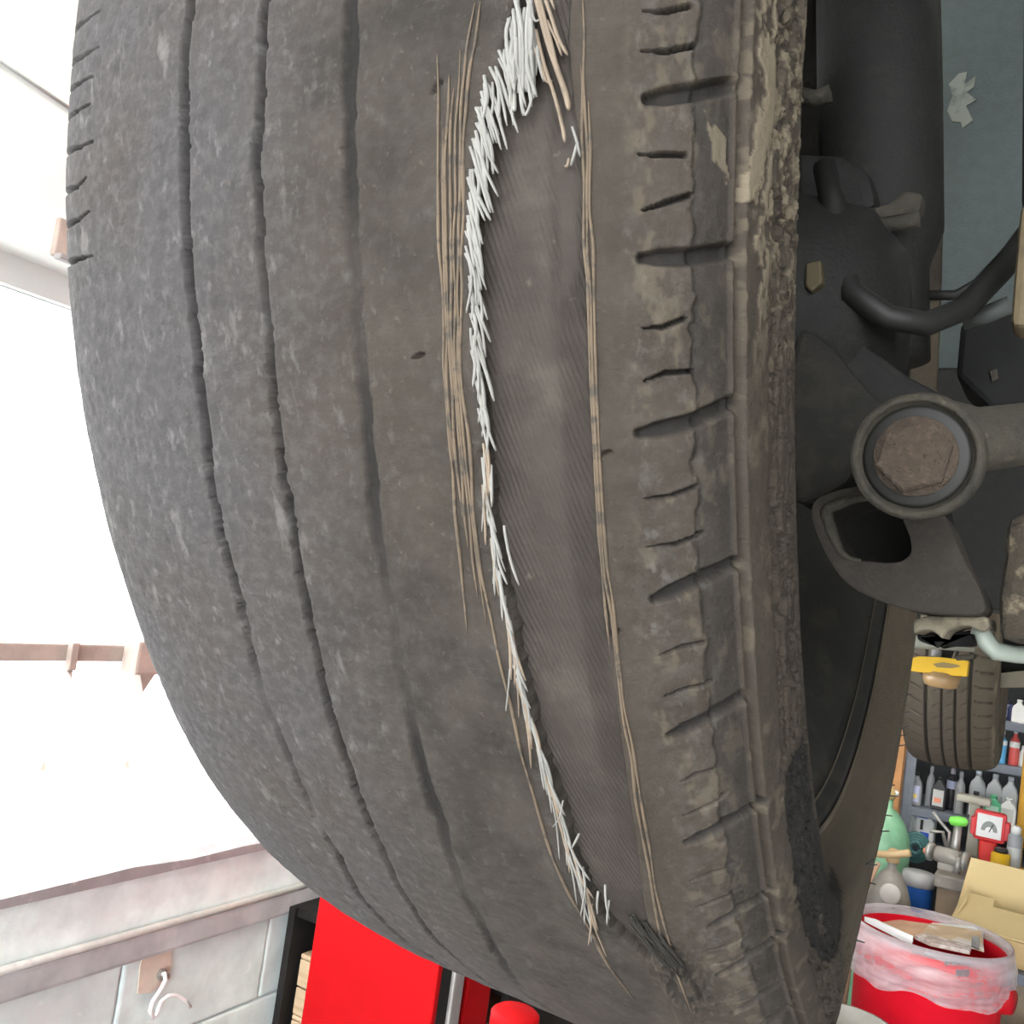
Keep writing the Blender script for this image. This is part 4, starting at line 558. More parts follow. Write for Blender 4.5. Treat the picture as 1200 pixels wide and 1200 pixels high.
# knuckle: two dark arms that rise to the left, hub face, strut
hull('knuckle_arm', dark_steel, rounded([(925, 325), (950, 338), (1040, 428), (1140, 478), (1120, 520), (1040, 520), (985, 440), (930, 400)], 1), .42, .05, bevel=.006)
hull('knuckle_arm', dusty_dark, rounded([(925, 380), (968, 395), (1010, 450), (1048, 485), (1000, 510), (1005, 560), (950, 590), (925, 590)], 1), .405, .03, bevel=.006)
MB().tube([at(1050, 425, .50), at(1044, 320, .50), at(1034, 280, .50), at(1030, 120, .50), at(1025, -120, .50)], [.016, .018, .029, .0305, .0305], 24).build('strut_tube', dark_steel, car)
MB().lathe([(.03, 0), (.14, .0), (.14, .02), (.03, .022)], 48, axis_mx(WC-WU*.03, WU)).build('brake_disc', dark_steel, car)
MB().lathe([(.03, -.06), (.05, -.02), (.062, .02), (.05, .06), (.03, .075)], 24, axis_mx(WC, WU)).build('wheel_hub', dark_steel, car)
hull('brake_caliper', dark_steel, [(925, 175), (985, 178), (1020, 200), (1030, 240), (985, 262), (925, 270)], .46, .06, bevel=.006)
hull('hose_bracket', dusty_steel, [(1010, 259), (1078, 248), (1082, 226), (1060, 222), (1040, 238), (1012, 245)], .45, .012, bevel=.002)
MB().tube([at(1008, 267, .445), at(1050, 262, .445), at(1078, 257, .445)], [.003, .0034, .004], 8).build('brake_lever', dusty_steel, car)
MB().tube([at(936, 112, .44), at(955, 116, .44), at(974, 109, .44)], .0042, 8).build('bleed_pipe', dusty_steel, car)
hull('yellowed_clip', M_('old_yellow_plastic', (.075, .058, .03), .7), [(944, 308), (962, 304), (964, 330), (950, 342), (943, 334)], .40, .006, bevel=.001)
MB().tube([at(966, 195, .43), at(976, 240, .425), at(980, 300, .42), at(1000, 345, .41), at(1040, 372, .41), at(1085, 380, .42), at(1130, 362, .44), at(1175, 315, .46), at(1230, 240, .48)], .0052, 12).build('brake_hose', rubber_hose, car)
MB().tube([at(1080, 346, .5), at(1120, 346, .5), at(1145, 332, .5), at(1175, 300, .5), at(1230, 235, .5)], .0026, 8).build('sensor_cable', rubber_hose, car)
MB().tube([at(1128, 376, .47), at(1160, 367, .47), at(1184, 357, .47)], .0042, 10).build('pale_rod', M_('grey_zinc_rod', (.10, .11, .105), .6, .1), car)
# slate blue panel behind the wheel
pn = MB().prism([at(1091, -160, .86), at(1091, 120, .86), at(1089, 300, .86), at(1090, 470, .86), at(1420, 470, .86), at(1420, -160, .86)], (0, .01, 0)).build('splash_panel', slate_panel, car)
hull('chipped_patch', M_('chipped_primer', (.17, .18, .155), .8, spots=[(60, .5, .62, (.09, .10, .085))]), [(1124, 86), (1133, 84), (1131, 98), (1144, 89), (1141, 102), (1133, 108), (1144, 117), (1132, 124), (1140, 141), (1128, 150), (1126, 143), (1116, 142), (1110, 130), (1116, 112), (1112, 98)], .8585, .004, bevel=0)
# tan strip, black block with a pale spot, rusty block at the right edge
hull('tan_strip', tan_dirt, [(1197, 236), (1216, 236), (1210, 382), (1184, 382), (1188, 330), (1193, 270)], .42, .02)
hull('dark_column', dark_steel, [(1200, -60), (1230, -60), (1225, 240), (1197, 240)], .44, .03)
hull('black_block', black_m, [(1126, 376), (1190, 362), (1230, 365), (1230, 480), (1160, 478), (1120, 440)], .52, .05)
hull('pale_plug', dusty_steel, [(1160, 435), (1168, 432), (1170, 444), (1163, 447)], .518, .004, bevel=0)
hull('rusty_block', M_('muddy_casting', (.05, .04, .028), .9, bump=1.0, bscale=350, spots=[(110, .52, .62, (.17, .14, .095)), (190, .6, .7, (.02, .017, .013))]), [(1180, 606), (1230, 590), (1230, 752), (1172, 752), (1170, 700), (1178, 650)], .40, .05, bevel=.004)
hull('crossmember', dark_steel, [(930, 430), (1300, 430), (1300, 735), (1150, 712), (1060, 700), (930, 690)], .82, .09)
# ball joint flange with its pale bar
hull('ball_joint_flange', M_('beige_dirty_flange', (.2, .175, .125), .8, bump=.5, bscale=300, spots=[(180, .5, .7, (.09, .075, .055))]), [(1070, 726), (1086, 722), (1158, 722), (1160, 738), (1148, 741), (1140, 734), (1122, 733), (1108, 740), (1104, 750), (1096, 740), (1080, 738), (1070, 744)], .40, .04, bevel=.002)
hull('joint_boot', black_m, [(1074, 741), (1094, 741), (1100, 752), (1112, 742), (1140, 738), (1146, 750), (1138, 758), (1090, 756), (1074, 750)], .425, .02)
MB().tube([at(1140, 735, .41), at(1150, 738, .41), at(1156, 752, .41), at(1166, 763, .41), at(1190, 767, .415), at(1260, 770, .43)], [.0030, .0036, .0042, .0040, .0036, .0036], 10, True, .7).build('pale_bar', pale_alu, car)
MB().tube([at(1072, 752, .9), at(1105, 753, .9), at(1142, 756, .9)], .006, 8).build('grey_link', M_('grey_link_paint', (.17, .17, .14), .6), car)
hull('link_plate', dusty_steel, [(1120, 768), (1142, 766), (1142, 772), (1120, 774)], .92, .02, bevel=.001)
# underside and rear axle; unseen liner, side, engine, bonnet added to block light
MB().box(-.12, 1.35, .95, 3.6, 1.74, 1.82, .01).build('floor_pan', dark_steel, car)
MB().tube([(-.2, 2.75, 1.58), (.4, 2.75, 1.575), (1.3, 2.75, 1.575)], .045, 14).build('rear_axle', dark_steel, car)
hull('rear_heat_shield', M_('olive_shield', (.17, .15, .11), .7), [(1163, 790), (1230, 782), (1230, 806), (1166, 806)], 2.5, .02, bevel=.002)
MB().tube([at(1150, 792, 2.62), at(1180, 781, 2.6), at(1240, 776, 2.6)], .018, 10).build('trailing_arm', black_m, car)
pts = [(.456+.43*math.cos(a), 1.70+.43*math.sin(a)) for a in np.linspace(math.pi*.80, -.12, 22)]
mb = MB()
for i in range(len(pts)-1):
    (y0, z0), (y1, z1) = pts[i], pts[i+1]; mb.add([(-.3, y0, z0), (-.17, y0, z0), (-.17, y1, z1), (-.3, y1, z1), (-.3, y0*1.0, z0+.008), (-.17, y0, z0+.008), (-.17, y1, z1+.008), (-.3, y1, z1+.008)], [(0, 1, 2, 3), (7, 6, 5, 4), (0, 3, 7, 4), (1, 5, 6, 2)])
mb.build('shade_arch_liner', black_m, car)  # unseen, added to darken the wheel well
MB().box(-.31, -.29, .92, 2.2, 1.55, 2.3, .008).box(-.31, -.29, 2.2, 3.5, 2.0, 2.3, .008).build('shade_door_side', slate_panel, car)  # unseen, added to block the window light
MB().box(.32, 1.2, .0, .9, 1.52, 2.25, .02).build('shade_engine_block', black_m, car)  # unseen, added to shade the suspension from the right
MB().box(-.3, 1.4, -.25, .95, 2.32, 2.34, .004).build('shade_bonnet', slate_panel, car)  # unseen, added to shade the wheel from above
# yellow band with an amber cup, on the jack pad under the arm
p = at(1105, 780, 1.35); kk = float((CM.T@(p-EYE))[2])/F_PX
t = thing('jack_pad', tuple(p-np.array([0, 0, 28*kk])), 'yellow band around an amber cup hanging in front of the rear tyre', 'lift pad')
up_mx = Matrix.Translation(Vector(p)); 
MB().lathe([(11*kk, -26*kk), (18*kk, -24*kk), (20*kk, -18*kk), (21*kk, -8*kk)], 28, up_mx).build('amber_cup', M_('amber_plastic', (.36, .23, .11), .3, trans=.2), t)
band = MB()
bp_ = [at(x, y, 1.33) for x, y in ((1066, 772), (1076, 769), (1100, 770), (1120, 772), (1135, 775))]; bq = [at(x, y, 1.33) for x, y in ((1066, 786), (1078, 788), (1100, 789), (1118, 792), (1133, 793))]
pol = bp_+bq[::-1]; band.prism(pol, (0, .02, 0)).prism([at(1066, 772, 1.33), at(1066, 786, 1.33), at(1066, 786, 1.33)+np.array([.02, .08, 0]), at(1066, 772, 1.33)+np.array([.02, .08, 0])], (.002, 0, 0))
bd = band.build('yellow_band', yellow, t, bevel=.001)
MB().prism([at(x, y, 1.3295) for x, y in ((1093, 778), (1105, 776), (1122, 779), (1126, 781), (1115, 783), (1098, 782))], (0, -.0008, 0)).build('smudged_print', M_('dark_print', (.22, .16, .06), .7), t)
MB().lathe([(6*kk, 8*kk), (6*kk, 18*kk), (4*kk, 22*kk), (0, 23*kk)], 16, Matrix.Translation(Vector(at(1096, 780, 1.36)))).build('clear_stem', M_('clear_plastic', (.7, .7, .72), .15, trans=.6), t)
MB().tube([at(1101, 772, 1.37), at(1108, 757, 1.37), at(1112, 735, 1.36)], .012, 10).build('hanger_rod', dark_steel, t)
# ------------------------------------------------------------------ the red lift post
q = at(370, 1060, 1.5); PX0 = float((at(370, 1060, 1.5)[0]+at(355, 1200, 1.5)[0])/2); PX1 = float(at(515, 1130, 1.5)[0])
t = thing('lift_post', ((PX0+PX1)/2, 1.6, 0), 'tall glossy red lift post with a grey slide rail in its side', 'lift')
MB().box(PX0, PX1, 1.5, 1.515, 0.02, 3.4, .004).box(PX0, PX0+.015, 1.515, 1.70, .02, 3.4, .003).build('web', red_paint, t)
MB().box(PX1-.02, PX1-.002, 1.515, 1.55, .02, 3.4).build('dark_slot', black_m, t)
MB().box(PX1-.02, PX1+.006, 1.55, 1.585, .02, 3.4, .004).build('slide_rail', steel, t)
MB().box(PX1-.03, PX1-.01, 1.585, 1.61, .02, 3.4).build('dark_slot', black_m, t)
MB().box(PX1-.02, PX1, 1.61, 1.70, .02, 3.4, .004).build('flange', red_paint, t)
MB().box(PX0-.08, PX1+.08, 1.44, 1.73, 0, .02, .004).build('base_plate', red_paint, t)
for sx in (PX0-.05, PX1+.05):
    for sy in (1.47, 1.71): MB().lathe([(.014, .02), (.014, .034), (.006, .035), (.006, .05)], 6, Matrix.Translation((sx, sy, 0)), False).build('anchor_bolt', steel, t)
# crates in a dark open cabinet against the wall, behind the post
CY = 1.765; c_l = max(float(at(329, 1130, CY)[0]), XW+.002); c_t = float(at(350, 1066, CY)[2]); c_s = float(at(350, 1116, CY+.03)[2])
t = thing('open_cabinet', (c_l+.3, CY+.25, 0), 'black open fronted cabinet holding wooden crates behind the red lift post', 'cabinet')
for x in (c_l, c_l+.56): MB().box(x, x+.018, CY, CY+.5, 0, c_t, .002).build('side_panel', black_m, t)
MB().box(c_l+.018, c_l+.56, CY+.01, CY+.5, c_t-.02, c_t).build('top_panel', black_m, t); MB().box(c_l+.018, c_l+.56, CY+.48, CY+.5, 0, c_t-.02).build('back_panel', black_m, t)
def crate(loc, w_, d_, h_, label):
    t = thing('wooden_crate', loc, label, 'crate', 'crates behind the lift post')
    x, y, z = loc
    for j in range(2):
        a, b_ = z+j*h_/2+.002, z+(j+1)*h_/2-.002
        for yy_ in (y-d_/2, y+d_/2-.015): MB().box(x-w_/2, x+w_/2, yy_, yy_+.015, a, b_, .002).build('slat', wood, t)
        for xx_ in (x-w_/2, x+w_/2-.015): MB().box(xx_, xx_+.015, y-d_/2+.016, y+d_/2-.016, a, b_, .002).build('slat', wood, t)
    MB().box(x-w_/2+.016, x+w_/2-.016, y-d_/2+.016, y+d_/2-.016, z, z+.012).build('bottom_board', wood, t)
    MB().box(x-w_/2, x+w_/2, y-d_/2, y+d_/2, z+h_, z+h_+.010, .003).build('lid', wood, t)
h1 = c_s/5-.010; zz = 0
for i, lb in enumerate(('on the floor, lowest of the stack', 'second from the floor in the stack', 'in the middle of the stack', 'second from the top of the stack', 'topmost of the stack')):
    crate((c_l+.289, CY+.24, zz), .52, .42, h1, 'pale wooden crate in the black cabinet, '+lb); zz += h1+.010
# bits right of the post, under the tyre's lower edge
g = at(605, 1168, 2.6)
t = thing('grey_bin', (g[0], 2.6, 0), 'grey plastic tub right of the red lift post', 'tub')
MB().lathe([(.10, 0), (.13, g[2]-.02), (.14, g[2]-.02), (.14, g[2]), (.125, g[2]), (.11, .02), (0, .02)], 28, Matrix.Translation((g[0], 2.6, 0))).build('tub', M_('mid_grey_plastic', (.35, .34, .35), .5), t)
g = at(640, 1176, 2.4)
t = thing('timber_board', (g[0], 2.4, 0), 'pale wooden board standing beside the grey tub', 'board')
MB().box(g[0]-.045, g[0]+.02, 2.38, 2.42, 0, g[2], .004).build('board', wood, t); MB().box(g[0]+.021, g[0]+.14, 2.38, 2.42, 0, g[2]-.03, .004).build('board', wood, t)
g = at(610, 1200, 1.27)
t = thing('fuel_can', (g[0], 1.25, 0), 'red fuel can at the foot of the lift post', 'can')
MB().lathe([(.075, 0), (.08, .02), (.08, g[2]-.09), (.06, g[2]-.03), (.03, g[2]-.02), (.03, g[2]-.0)], 24, Matrix.Translation((g[0], 1.25, 0))).build('body', red_paint, t)
MB().lathe([(.034, g[2]), (.034, g[2]+.02), (.028, g[2]+.025)], 16, Matrix.Translation((g[0], 1.25, 0))).build('cap', red_paint, t)
# ------------------------------------------------------------------ shelving with bottles
SY = 3.95; PHI = math.radians(10); so_ = at(1058, 945, SY); zA = float(so_[2]+.0)
def shelf_pt(px, py, back=0.0):
    """point where the sight line meets the plane of the shelf's front edge, pushed back along the shelf's depth"""
    r = ray(px, py); nrm = np.array([-math.sin(PHI), math.cos(PHI), 0]); o = np.array([so_[0], so_[1], 0])+nrm*back
    return EYE+r*(((o-EYE)@nrm)/(r@nrm))
mxS = Matrix.Translation((float(so_[0]), float(so_[1]), 0))@Matrix.Rotation(PHI, 4, 'Z')
lv = [float(shelf_pt(1100, 952)[2]), float(shelf_pt(1172, 896)[2]), float(shelf_pt(1180, 846)[2])]
lv = [float(shelf_pt(1078, 992)[2])]+lv+[lv[2]+.25]
t = thing('shelving_unit', (float(so_[0]), float(so_[1]), 0), 'slate grey steel shelving unit full of bottles at the back', 'shelves', None, PHI)
W_S = 1.15
for z in lv: MB().box(.0, W_S, 0, .4, z-.03, z, .004, mxS).build('shelf', slate, t)
top_z = lv[-1]+.02
for x in (-.005, W_S-.03):
    for y in (-.005, .37): MB().box(x, x+.035, y, y+.035, 0, top_z, .003, mxS).build('upright', slate, t)
MB().box(0, W_S, .405, .41, .3, top_z, 0, mxS).build('back_sheet', M_('dark_back_sheet', (.05, .052, .056), .7), t)
o1 = shelf_pt(1049, 940, -.06)
t = thing('wooden_upright', (float(o1[0]), float(o1[1])+.02, 0), 'orange brown wooden upright against the left end of the shelving', 'post')
MB().box(float(o1[0])-.025, float(o1[0])+.012, float(o1[1]), float(o1[1])+.06, 0, top_z-.1, .003).build('post', M_('orange_brown_wood', (.5, .25, .1), .7, spots=[(10, .5, .7, (.38, .18, .07))]), t)
for dz in (.84, .90, 1.0): MB().lathe([(.005, 0), (.012, .004), (.006, .009), (0, .01)], 10, axis_mx((float(o1[0]), float(o1[1])-.0, dz), (0, -1, 0))).build('nail_head', white_pl, t)
def bmat(n, c, r=.4): return M_(n, c, r, vary=.05)
bm_cache = {}
def col(n, c, r=.4):
    if n not in bm_cache: bm_cache[n] = bmat(n, c, r)
    return bm_cache[n]
LAB = 'bottles on the steel shelves'
def jug(px, py, wpx, hpx, level, body, cap, lab, label, lab_h=(.12, .6), back=.06, square=True, name='oil_jug', stripe=None):
    z = lv[level]; p = shelf_pt(px, py, back); kk = float((CM.T@(p-EYE))[2])/F_PX; w_ = wpx*kk; h = hpx*kk*1.02
    t = thing(name, (float(p[0]), float(p[1]), z), label, 'bottle', LAB, PHI-.25)
    mx = t.matrix_basis
    if square:
        d = w_*.55
        prof = [(-.5, 0), (.5, 0), (.5, .58), (.40, .72), (.17, .84), (.17, .9), (-.17, .9), (-.17, .84), (-.42, .72), (-.5, .58)]
        MB().prism([mx@Vector((x*w_, -d/2, y*h)) for x, y in prof], mx.to_3x3()@Vector((0, d, 0))).build('body', body, t, bevel=w_*.08)
        MB().lathe([(w_*.2, h*.9), (w_*.2, h), (w_*.17, h*1.01)], 14, mx).build('cap', cap, t)
        if lab: MB().box(-w_*.36, w_*.36, -d/2-.0015, -d/2, h*lab_h[0], h*lab_h[1], 0, mx).build('paper_label', lab, t)
        if stripe: MB().box(-w_*.26, w_*.22, -d/2-.0028, -d/2-.0016, h*.22, h*.36, 0, mx).build('label_print', stripe, t)
    else:
        r = w_/2
        MB().lathe([(r*.92, 0), (r, h*.03), (r, h*.6), (r*.85, h*.7), (r*.4, h*.8), (r*.38, h*.86), (r*.3, h*.88)], 20, mx).build('body', body, t)
        MB().lathe([(r*.44, h*.86), (r*.44, h*.97), (r*.3, h)], 14, mx).build('cap', cap, t)
        if lab: MB().lathe([(r*1.015, h*lab_h[0]), (r*1.015, h*lab_h[1])], 20, mx, True, False).build('paper_label', lab, t)
    return t
blk = col('black_bottle', (.03, .03, .035)); gr = col('grey_bottle', (.3, .31, .33)); wh = col('white_bottle', (.75, .76, .76)); cyan = col('blue_liquid', (.12, .42, .75)); redl = col('red_liquid', (.6, .09, .08)); grn = col('green_bottle', (.08, .36, .2)); nav = col('navy_bottle', (.05, .06, .16)); lav = col('lavender_label', (.55, .58, .8)); clr = col('clear_top', (.6, .64, .7), .2); silv = col('silver_label', (.55, .56, .55)); orp = col('orange_print', (.75, .28, .16)); yl = col('yellow_label', (.8, .65, .25))
# top shelf
jug(1168, 842, 12, 26, 3, wh, wh, None, 'small white jug at the left of the top shelf, right of the rear tyre', name='oil_jug')
jug(1175, 842, 12, 30, 3, nav, nav, lav, 'navy bottle with a lavender label on the top shelf', back=.12, square=False, name='bottle')
jug(1184, 844, 8, 22, 3, nav, black_pl, None, 'slim dark bottle between the navy bottle and the white jug on the top shelf', back=.1, square=False, name='bottle')
jug(1193, 845, 14, 26, 3, wh, wh, None, 'white jug with a spout cap at the right of the top shelf', back=.06)
# second shelf
jug(1172, 894, 11, 38, 2, cyan, white_pl, wh, 'bright blue bottle with a white cap on the second shelf', lab_h=(.55, .68), square=False, name='bottle')
jug(1187, 896, 11, 42, 2, redl, clr, wh, 'red bottle with a clear cap beside the blue bottle', lab_h=(.48, .64), square=False, name='bottle')
jug(1197, 897, 7, 24, 2, wh, wh, None, 'narrow white bottle right of the red bottle', square=False, name='bottle')
# third shelf
jug(1071, 943, 14, 38, 1, gr, black_pl, lav, 'grey jug with a lavender and yellow label at the left end of the third shelf', stripe=yl)
jug(1088, 944, 9, 46, 1, gr, gr, None, 'tall thin grey bottle between the grey jug and the black one', back=.1, square=False, name='bottle')
jug(1099, 945, 16, 38, 1, blk, black_pl, silv, 'black oil jug with a silver label and orange print', stripe=orp)
jug(1113, 946, 12, 46, 1, blk, col('mauve_cap', (.4, .35, .42)), lav, 'black bottle with a mauve cap behind the black oil jug', back=.14, lab_h=(.5, .7), square=False, name='bottle')
jug(1123, 947, 11, 48, 1, gr, gr, None, 'tall grey bottle in the middle of the third shelf', square=False, back=.06, name='bottle')
jug(1143, 949, 17, 46, 1, wh, clr, None, 'white jug standing behind the black bottle on the third shelf', back=.2)
jug(1142, 950, 16, 30, 1, blk, black_pl, silv, 'squat black jug with a silver label in front of the white jug', back=.03)
jug(1163, 951, 17, 46, 1, wh, clr, None, 'white jug standing behind the green bottle', back=.2)
jug(1163, 952, 18, 30, 1, grn, grn, col('pale_green_label', (.4, .6, .5)), 'green jug with a pale label on the third shelf', back=.03)
jug(1181, 953, 17, 46, 1, wh, clr, None, 'white jug standing at the back right of the third shelf', back=.2)
jug(1181, 955, 17, 30, 1, wh, wh, silv, 'white jug with a grey label right of the green jug', back=.03)
# ------------------------------------------------------------------ workbench with its clutter, in front of the shelving
BZ = .855; BY0, BY1 = 3.42, 3.86; bx0 = float(at(1098, 1040, BY0)[0])
t = thing('workbench', (bx0+.5, 3.64, 0), 'brown fronted workbench crowded with tools in front of the shelving', 'bench')
MB().box(bx0-.01, bx0+1.2, BY0-.02, BY1, BZ-.04, BZ, .006).build('worktop', M_('greasy_worktop', (.27, .25, .23), .7, spots=[(12, .5, .7, (.17, .15, .13))]), t)
MB().box(bx0, bx0+1.18, BY0, BY0+.02, .1, BZ-.04, .003).build('front_panel', M_('brown_panel', (.26, .2, .145), .7, spots=[(7, .5, .75, (.36, .25, .15))]), t)
for x in (bx0, bx0+1.14):
    for y in (BY0+.02, BY1-.05): MB().box(x, x+.04, y, y+.04, 0, BZ-.04, .003).build('leg', slate, t)
def on_bench(px, py, Y):
    p = at(px, py, Y); return float(p[0]), Y, BZ, float((CM.T@(p-EYE))[2])/F_PX
# white jug with a blue square, left end of the bench
x, y, z = (float(v) for v in shelf_pt(1078, 992, .09)); z = lv[0]
t = thing('washer_jug', (x, y, z), 'white square jug with a small blue square, on the low shelf behind the workbench', 'jug')
hh = .10
MB().prism([(x-.046, y-.04, z), (x+.046, y-.04, z), (x+.046, y-.04, z+hh*.85), (x+.03, y-.04, z+hh), (x-.04, y-.04, z+hh), (x-.046, y-.04, z+hh*.9)], (0, .08, 0)).build('body', white_pl, t, bevel=.008)
MB().box(x+.0, x+.03, y-.0415, y-.04, z+.02, z+.045).build('blue_square', col('blue_print', (.05, .13, .7)), t)
MB().box(x-.002, x+.008, y-.0415, y-.04, z+.052, z+.088).build('dark_print', black_pl, t); MB().box(x-.032, x+.02, y-.0415, y-.04, z+.094, z+.099).build('dark_print', col('blue_print', (.05, .13, .7)), t)
MB().tube([(x-.02, y-.04, z+.05), (x-.02, y-.052, z+.054), (x-.02, y-.052, z+.084), (x-.02, y-.04, z+.088)], .005, 8).build('handle', white_pl, t)
# battery tester
x, y, z, kk = on_bench(1157, 1000, 3.66)
t = thing('battery_tester', (x, y, z), 'red battery tester with a white dial and red handle standing on the workbench', 'gauge')
hb = .185
MB().box(x-0.0473, x+0.0473, y-.025, y+.025, z+0.0903, z+0.1849, .012).build('case', col('tester_red', (.72, .05, .06)), t)
for a, b_ in ((x-0.0559, x-0.0430), (x+0.0430, x+0.0585)): MB().box(a, b_, y-.02, y+.02, z+0.1032, z+0.1591, .004).build('side_grip', col('tester_red', (.72, .05, .06)), t)
fc = MB().box(x-0.0378, x+0.0361, y-.029, y-.025, z+0.1032, z+0.1763, .004).build('dial', white_pl, t)
MB().prism([(x+0.0241*math.cos(a), y-.030, z+0.1247+.032*math.sin(a)) for a in np.linspace(0, math.pi, 16)]+[(x+0.0120*math.cos(a), y-.030, z+0.1247+.014*math.sin(a)) for a in np.linspace(math.pi, 0, 10)], (0, .001, 0)).build('scale_arc', col('scale_grey', (.25, .27, .27)), fc)
MB().tube([(x, y-.031, z+0.1221), (x+0.0103, y-.031, z+0.1479)], .0015, 5).build('needle', black_pl, fc)
MB().prism([(x-0.0232, y-.02, z), (x+0.0232, y-.02, z), (x+0.0275, y-.02, z+0.0903), (x-0.0275, y-.02, z+0.0903)], (0, .04, 0)).build('handle', col('tester_bright_red', (.85, .04, .035)), t, bevel=.008)
# spray can, yellow bottle, lime tool, grey stand, clamp, teal hose
def can(px, py, Y, r_, h, body, cap, label, name, lab=None, z=None):
    x, y, z0, kk = on_bench(px, py, Y); z = z0 if z is None else z
    t = thing(name, (x, y, z), label, 'can'); mx = t.matrix_basis
    MB().lathe([(r_*.95, 0), (r_, .006), (r_, h*.80), (r_*.8, h*.84), (r_*.5, h*.86)], 20, mx).build('body', body, t); MB().lathe([(r_*.72, h*.85), (r_*.72, h*.97), (r_*.5, h)], 16, mx).build('cap', cap, t)
    if lab: MB().lathe([(r_*1.02, h*.25), (r_*1.02, h*.6)], 20, mx, True, False).build('paper_label', lab, t)
can(1187, 1010, 3.60, .021, .165, col('can_grey', (.3, .31, .34)), white_pl, 'grey spray can with a white cap on the workbench', 'spray_can', silv)
can(1172, 1010, 3.57, .028, .092, col('amber_bottle', (.85, .5, .02), .25), black_pl, 'short yellow bottle with a black cap left of the grey spray can', 'bottle')
x, y, z, kk = on_bench(1195, 980, 3.76)
t = thing('yellow_pole', (x, y, BZ), 'orange yellow pole standing on the workbench in front of the shelves', 'pole')
MB().tube([(x, y, BZ+.012), (x, y, 2.1)], .013, 14).build('pole', orange_y, t); MB().lathe([(.03, 0), (.03, .008), (.018, .012)], 18, Matrix.Translation((x, y, BZ))).build('foot', orange_y, t)
x, y, z, kk = on_bench(1136, 1000, 3.72)
t = thing('drill_stand', (x, y, z), 'grey steel stand with an overhanging head left of the battery tester', 'stand')
MB().box(x-.05, x+.05, y-.05, y+.05, z, z+.02, .004).build('base', steel, t); MB().prism([(x-.012, y-.015, z+.02), (x+.026, y-.015, z+.02), (x+.02, y-.015, z+.19), (x-.01, y-.015, z+.19)], (0, .03, 0)).build('column', col('olive_grey', (.38, .37, .31)), t, bevel=.003)
MB().box(x-.055, x+.05, y-.025, y+.025, z+.19, z+.215, .008).build('head', col('olive_grey', (.38, .37, .31)), t)
x, y, z, kk = on_bench(1118, 1000, 3.62)
t = thing('lime_cutter', (x, y, z), 'grey hand tool with a bright lime green head, left of the grey stand', 'tool')
MB().tube([(x, y, z), (x+.002, y, z+.06), (x+.004, y, z+.125)], [.02, .014, .012], 10).build('handle', steel, t); MB().lathe([(.0, -.03), (.014, -.024), (.017, 0), (.014, .022), (0, .03)], 12, axis_mx((x+.004, y-.004, z+.137), (1, 0, .15))).build('head', col('lime_plastic', (.25, .85, .12)), t)
x, y, z, kk = on_bench(1110, 1012, 3.50)
t = thing('bench_grinder', (x, y, z), 'grey bench grinder with an orange knob on the front edge of the workbench', 'grinder')
gcol = col('pale_grey_cast', (.30, .285, .26))
MB().lathe([(.014, -.04), (.024, -.036), (.027, 0), (.024, .036), (.014, .04)], 18, axis_mx((x, y, z+.04), (1, -.3, 0))).build('motor', gcol, t)
MB().box(x-.026, x+.026, y-.022, y+.022, z, z+.02, .003).build('foot', gcol, t)
for sx in (-.053, .053): MB().lathe([(0, -.006), (.029, -.006), (.029, .006), (0, .006)], 24, axis_mx((x+sx, y-.3*sx, z+.04), (1, -.3, 0))).build('guard', steel, t)
MB().lathe([(.009, 0), (.013, .006), (.009, .015), (0, .016)], 12, axis_mx((x-.06, y+.015, z+.04), (-.6, -1, 0))).build('knob', orp, t)
MB().tube([(x+.03, y-.024, z), (x+.033, y-.027, z+.022), (x+.031, y-.027, z+.05)], [.011, .009, .007], 10).build('chuck', steel, t)
x, y, z, kk = on_bench(1096, 990, 3.76)
t = thing('pincers', (x+.04, y, z), 'pale grey pincers standing open behind the bench grinder', 'pincers')
for s_ in (1, -1): MB().tube([(x+.04, y, z+.0), (x+.03+.01*s_, y+.01*s_, z+.07), (x+.0, y+.02*s_, z+.085+.018*s_), (x-.02, y+.02*s_, z+.095+.03*s_)], .006, 8).build('jaw', steel, t)
# open carton on a cart at the right edge
cY = 3.08; c0 = at(1114, 1083, cY); c1 = at(1200, 1131, cY); cz = float(c1[2])-.01; cx0 = float(c0[0])-.012; ctop = float(c0[2])+.0
t = thing('tool_cart', (cx0+.35, cY+.2, 0), 'slate blue tool cart carrying the open carton', 'cart')
for z in (cz-.035, .18, .43): MB().box(cx0+.0, cx0+.75, cY-.04, cY+.29, z, z+.03, .005).build('tray', slate, t)
for xx_ in (cx0+.005, cx0+.72):
    for yy_ in (cY-.035, cY+.26): MB().box(xx_, xx_+.025, yy_, yy_+.025, .07, cz-.036, .003).build('leg', slate, t); MB().lathe([(0, -.012), (.035, -.012), (.035, .012), (0, .012)], 16, axis_mx((xx_+.0125, yy_+.0125, .035), (1, 0, 0))).build('caster', black_pl, t)
t = thing('cardboard_box', (cx0+.25, cY+.16, cz), 'large open cardboard box with raised flaps on the slate cart', 'box')
bw, bd_ = .55, .25
bx = cx0+.005
for (a, b_, c_, d_) in ((bx, bx+bw, cY, cY+.006), (bx, bx+bw, cY+bd_, cY+bd_+.006), (bx, bx+.006, cY+.006, cY+bd_), (bx+bw-.006, bx+bw, cY+.006, cY+bd_)): MB().box(a, b_, c_, d_, cz, ctop).build('side', card, t)
MB().box(bx, bx+bw, cY, cY+bd_, cz-.004, cz+.002).build('bottom', card, t)
f0 = at(1127, 1012, cY+bd_)
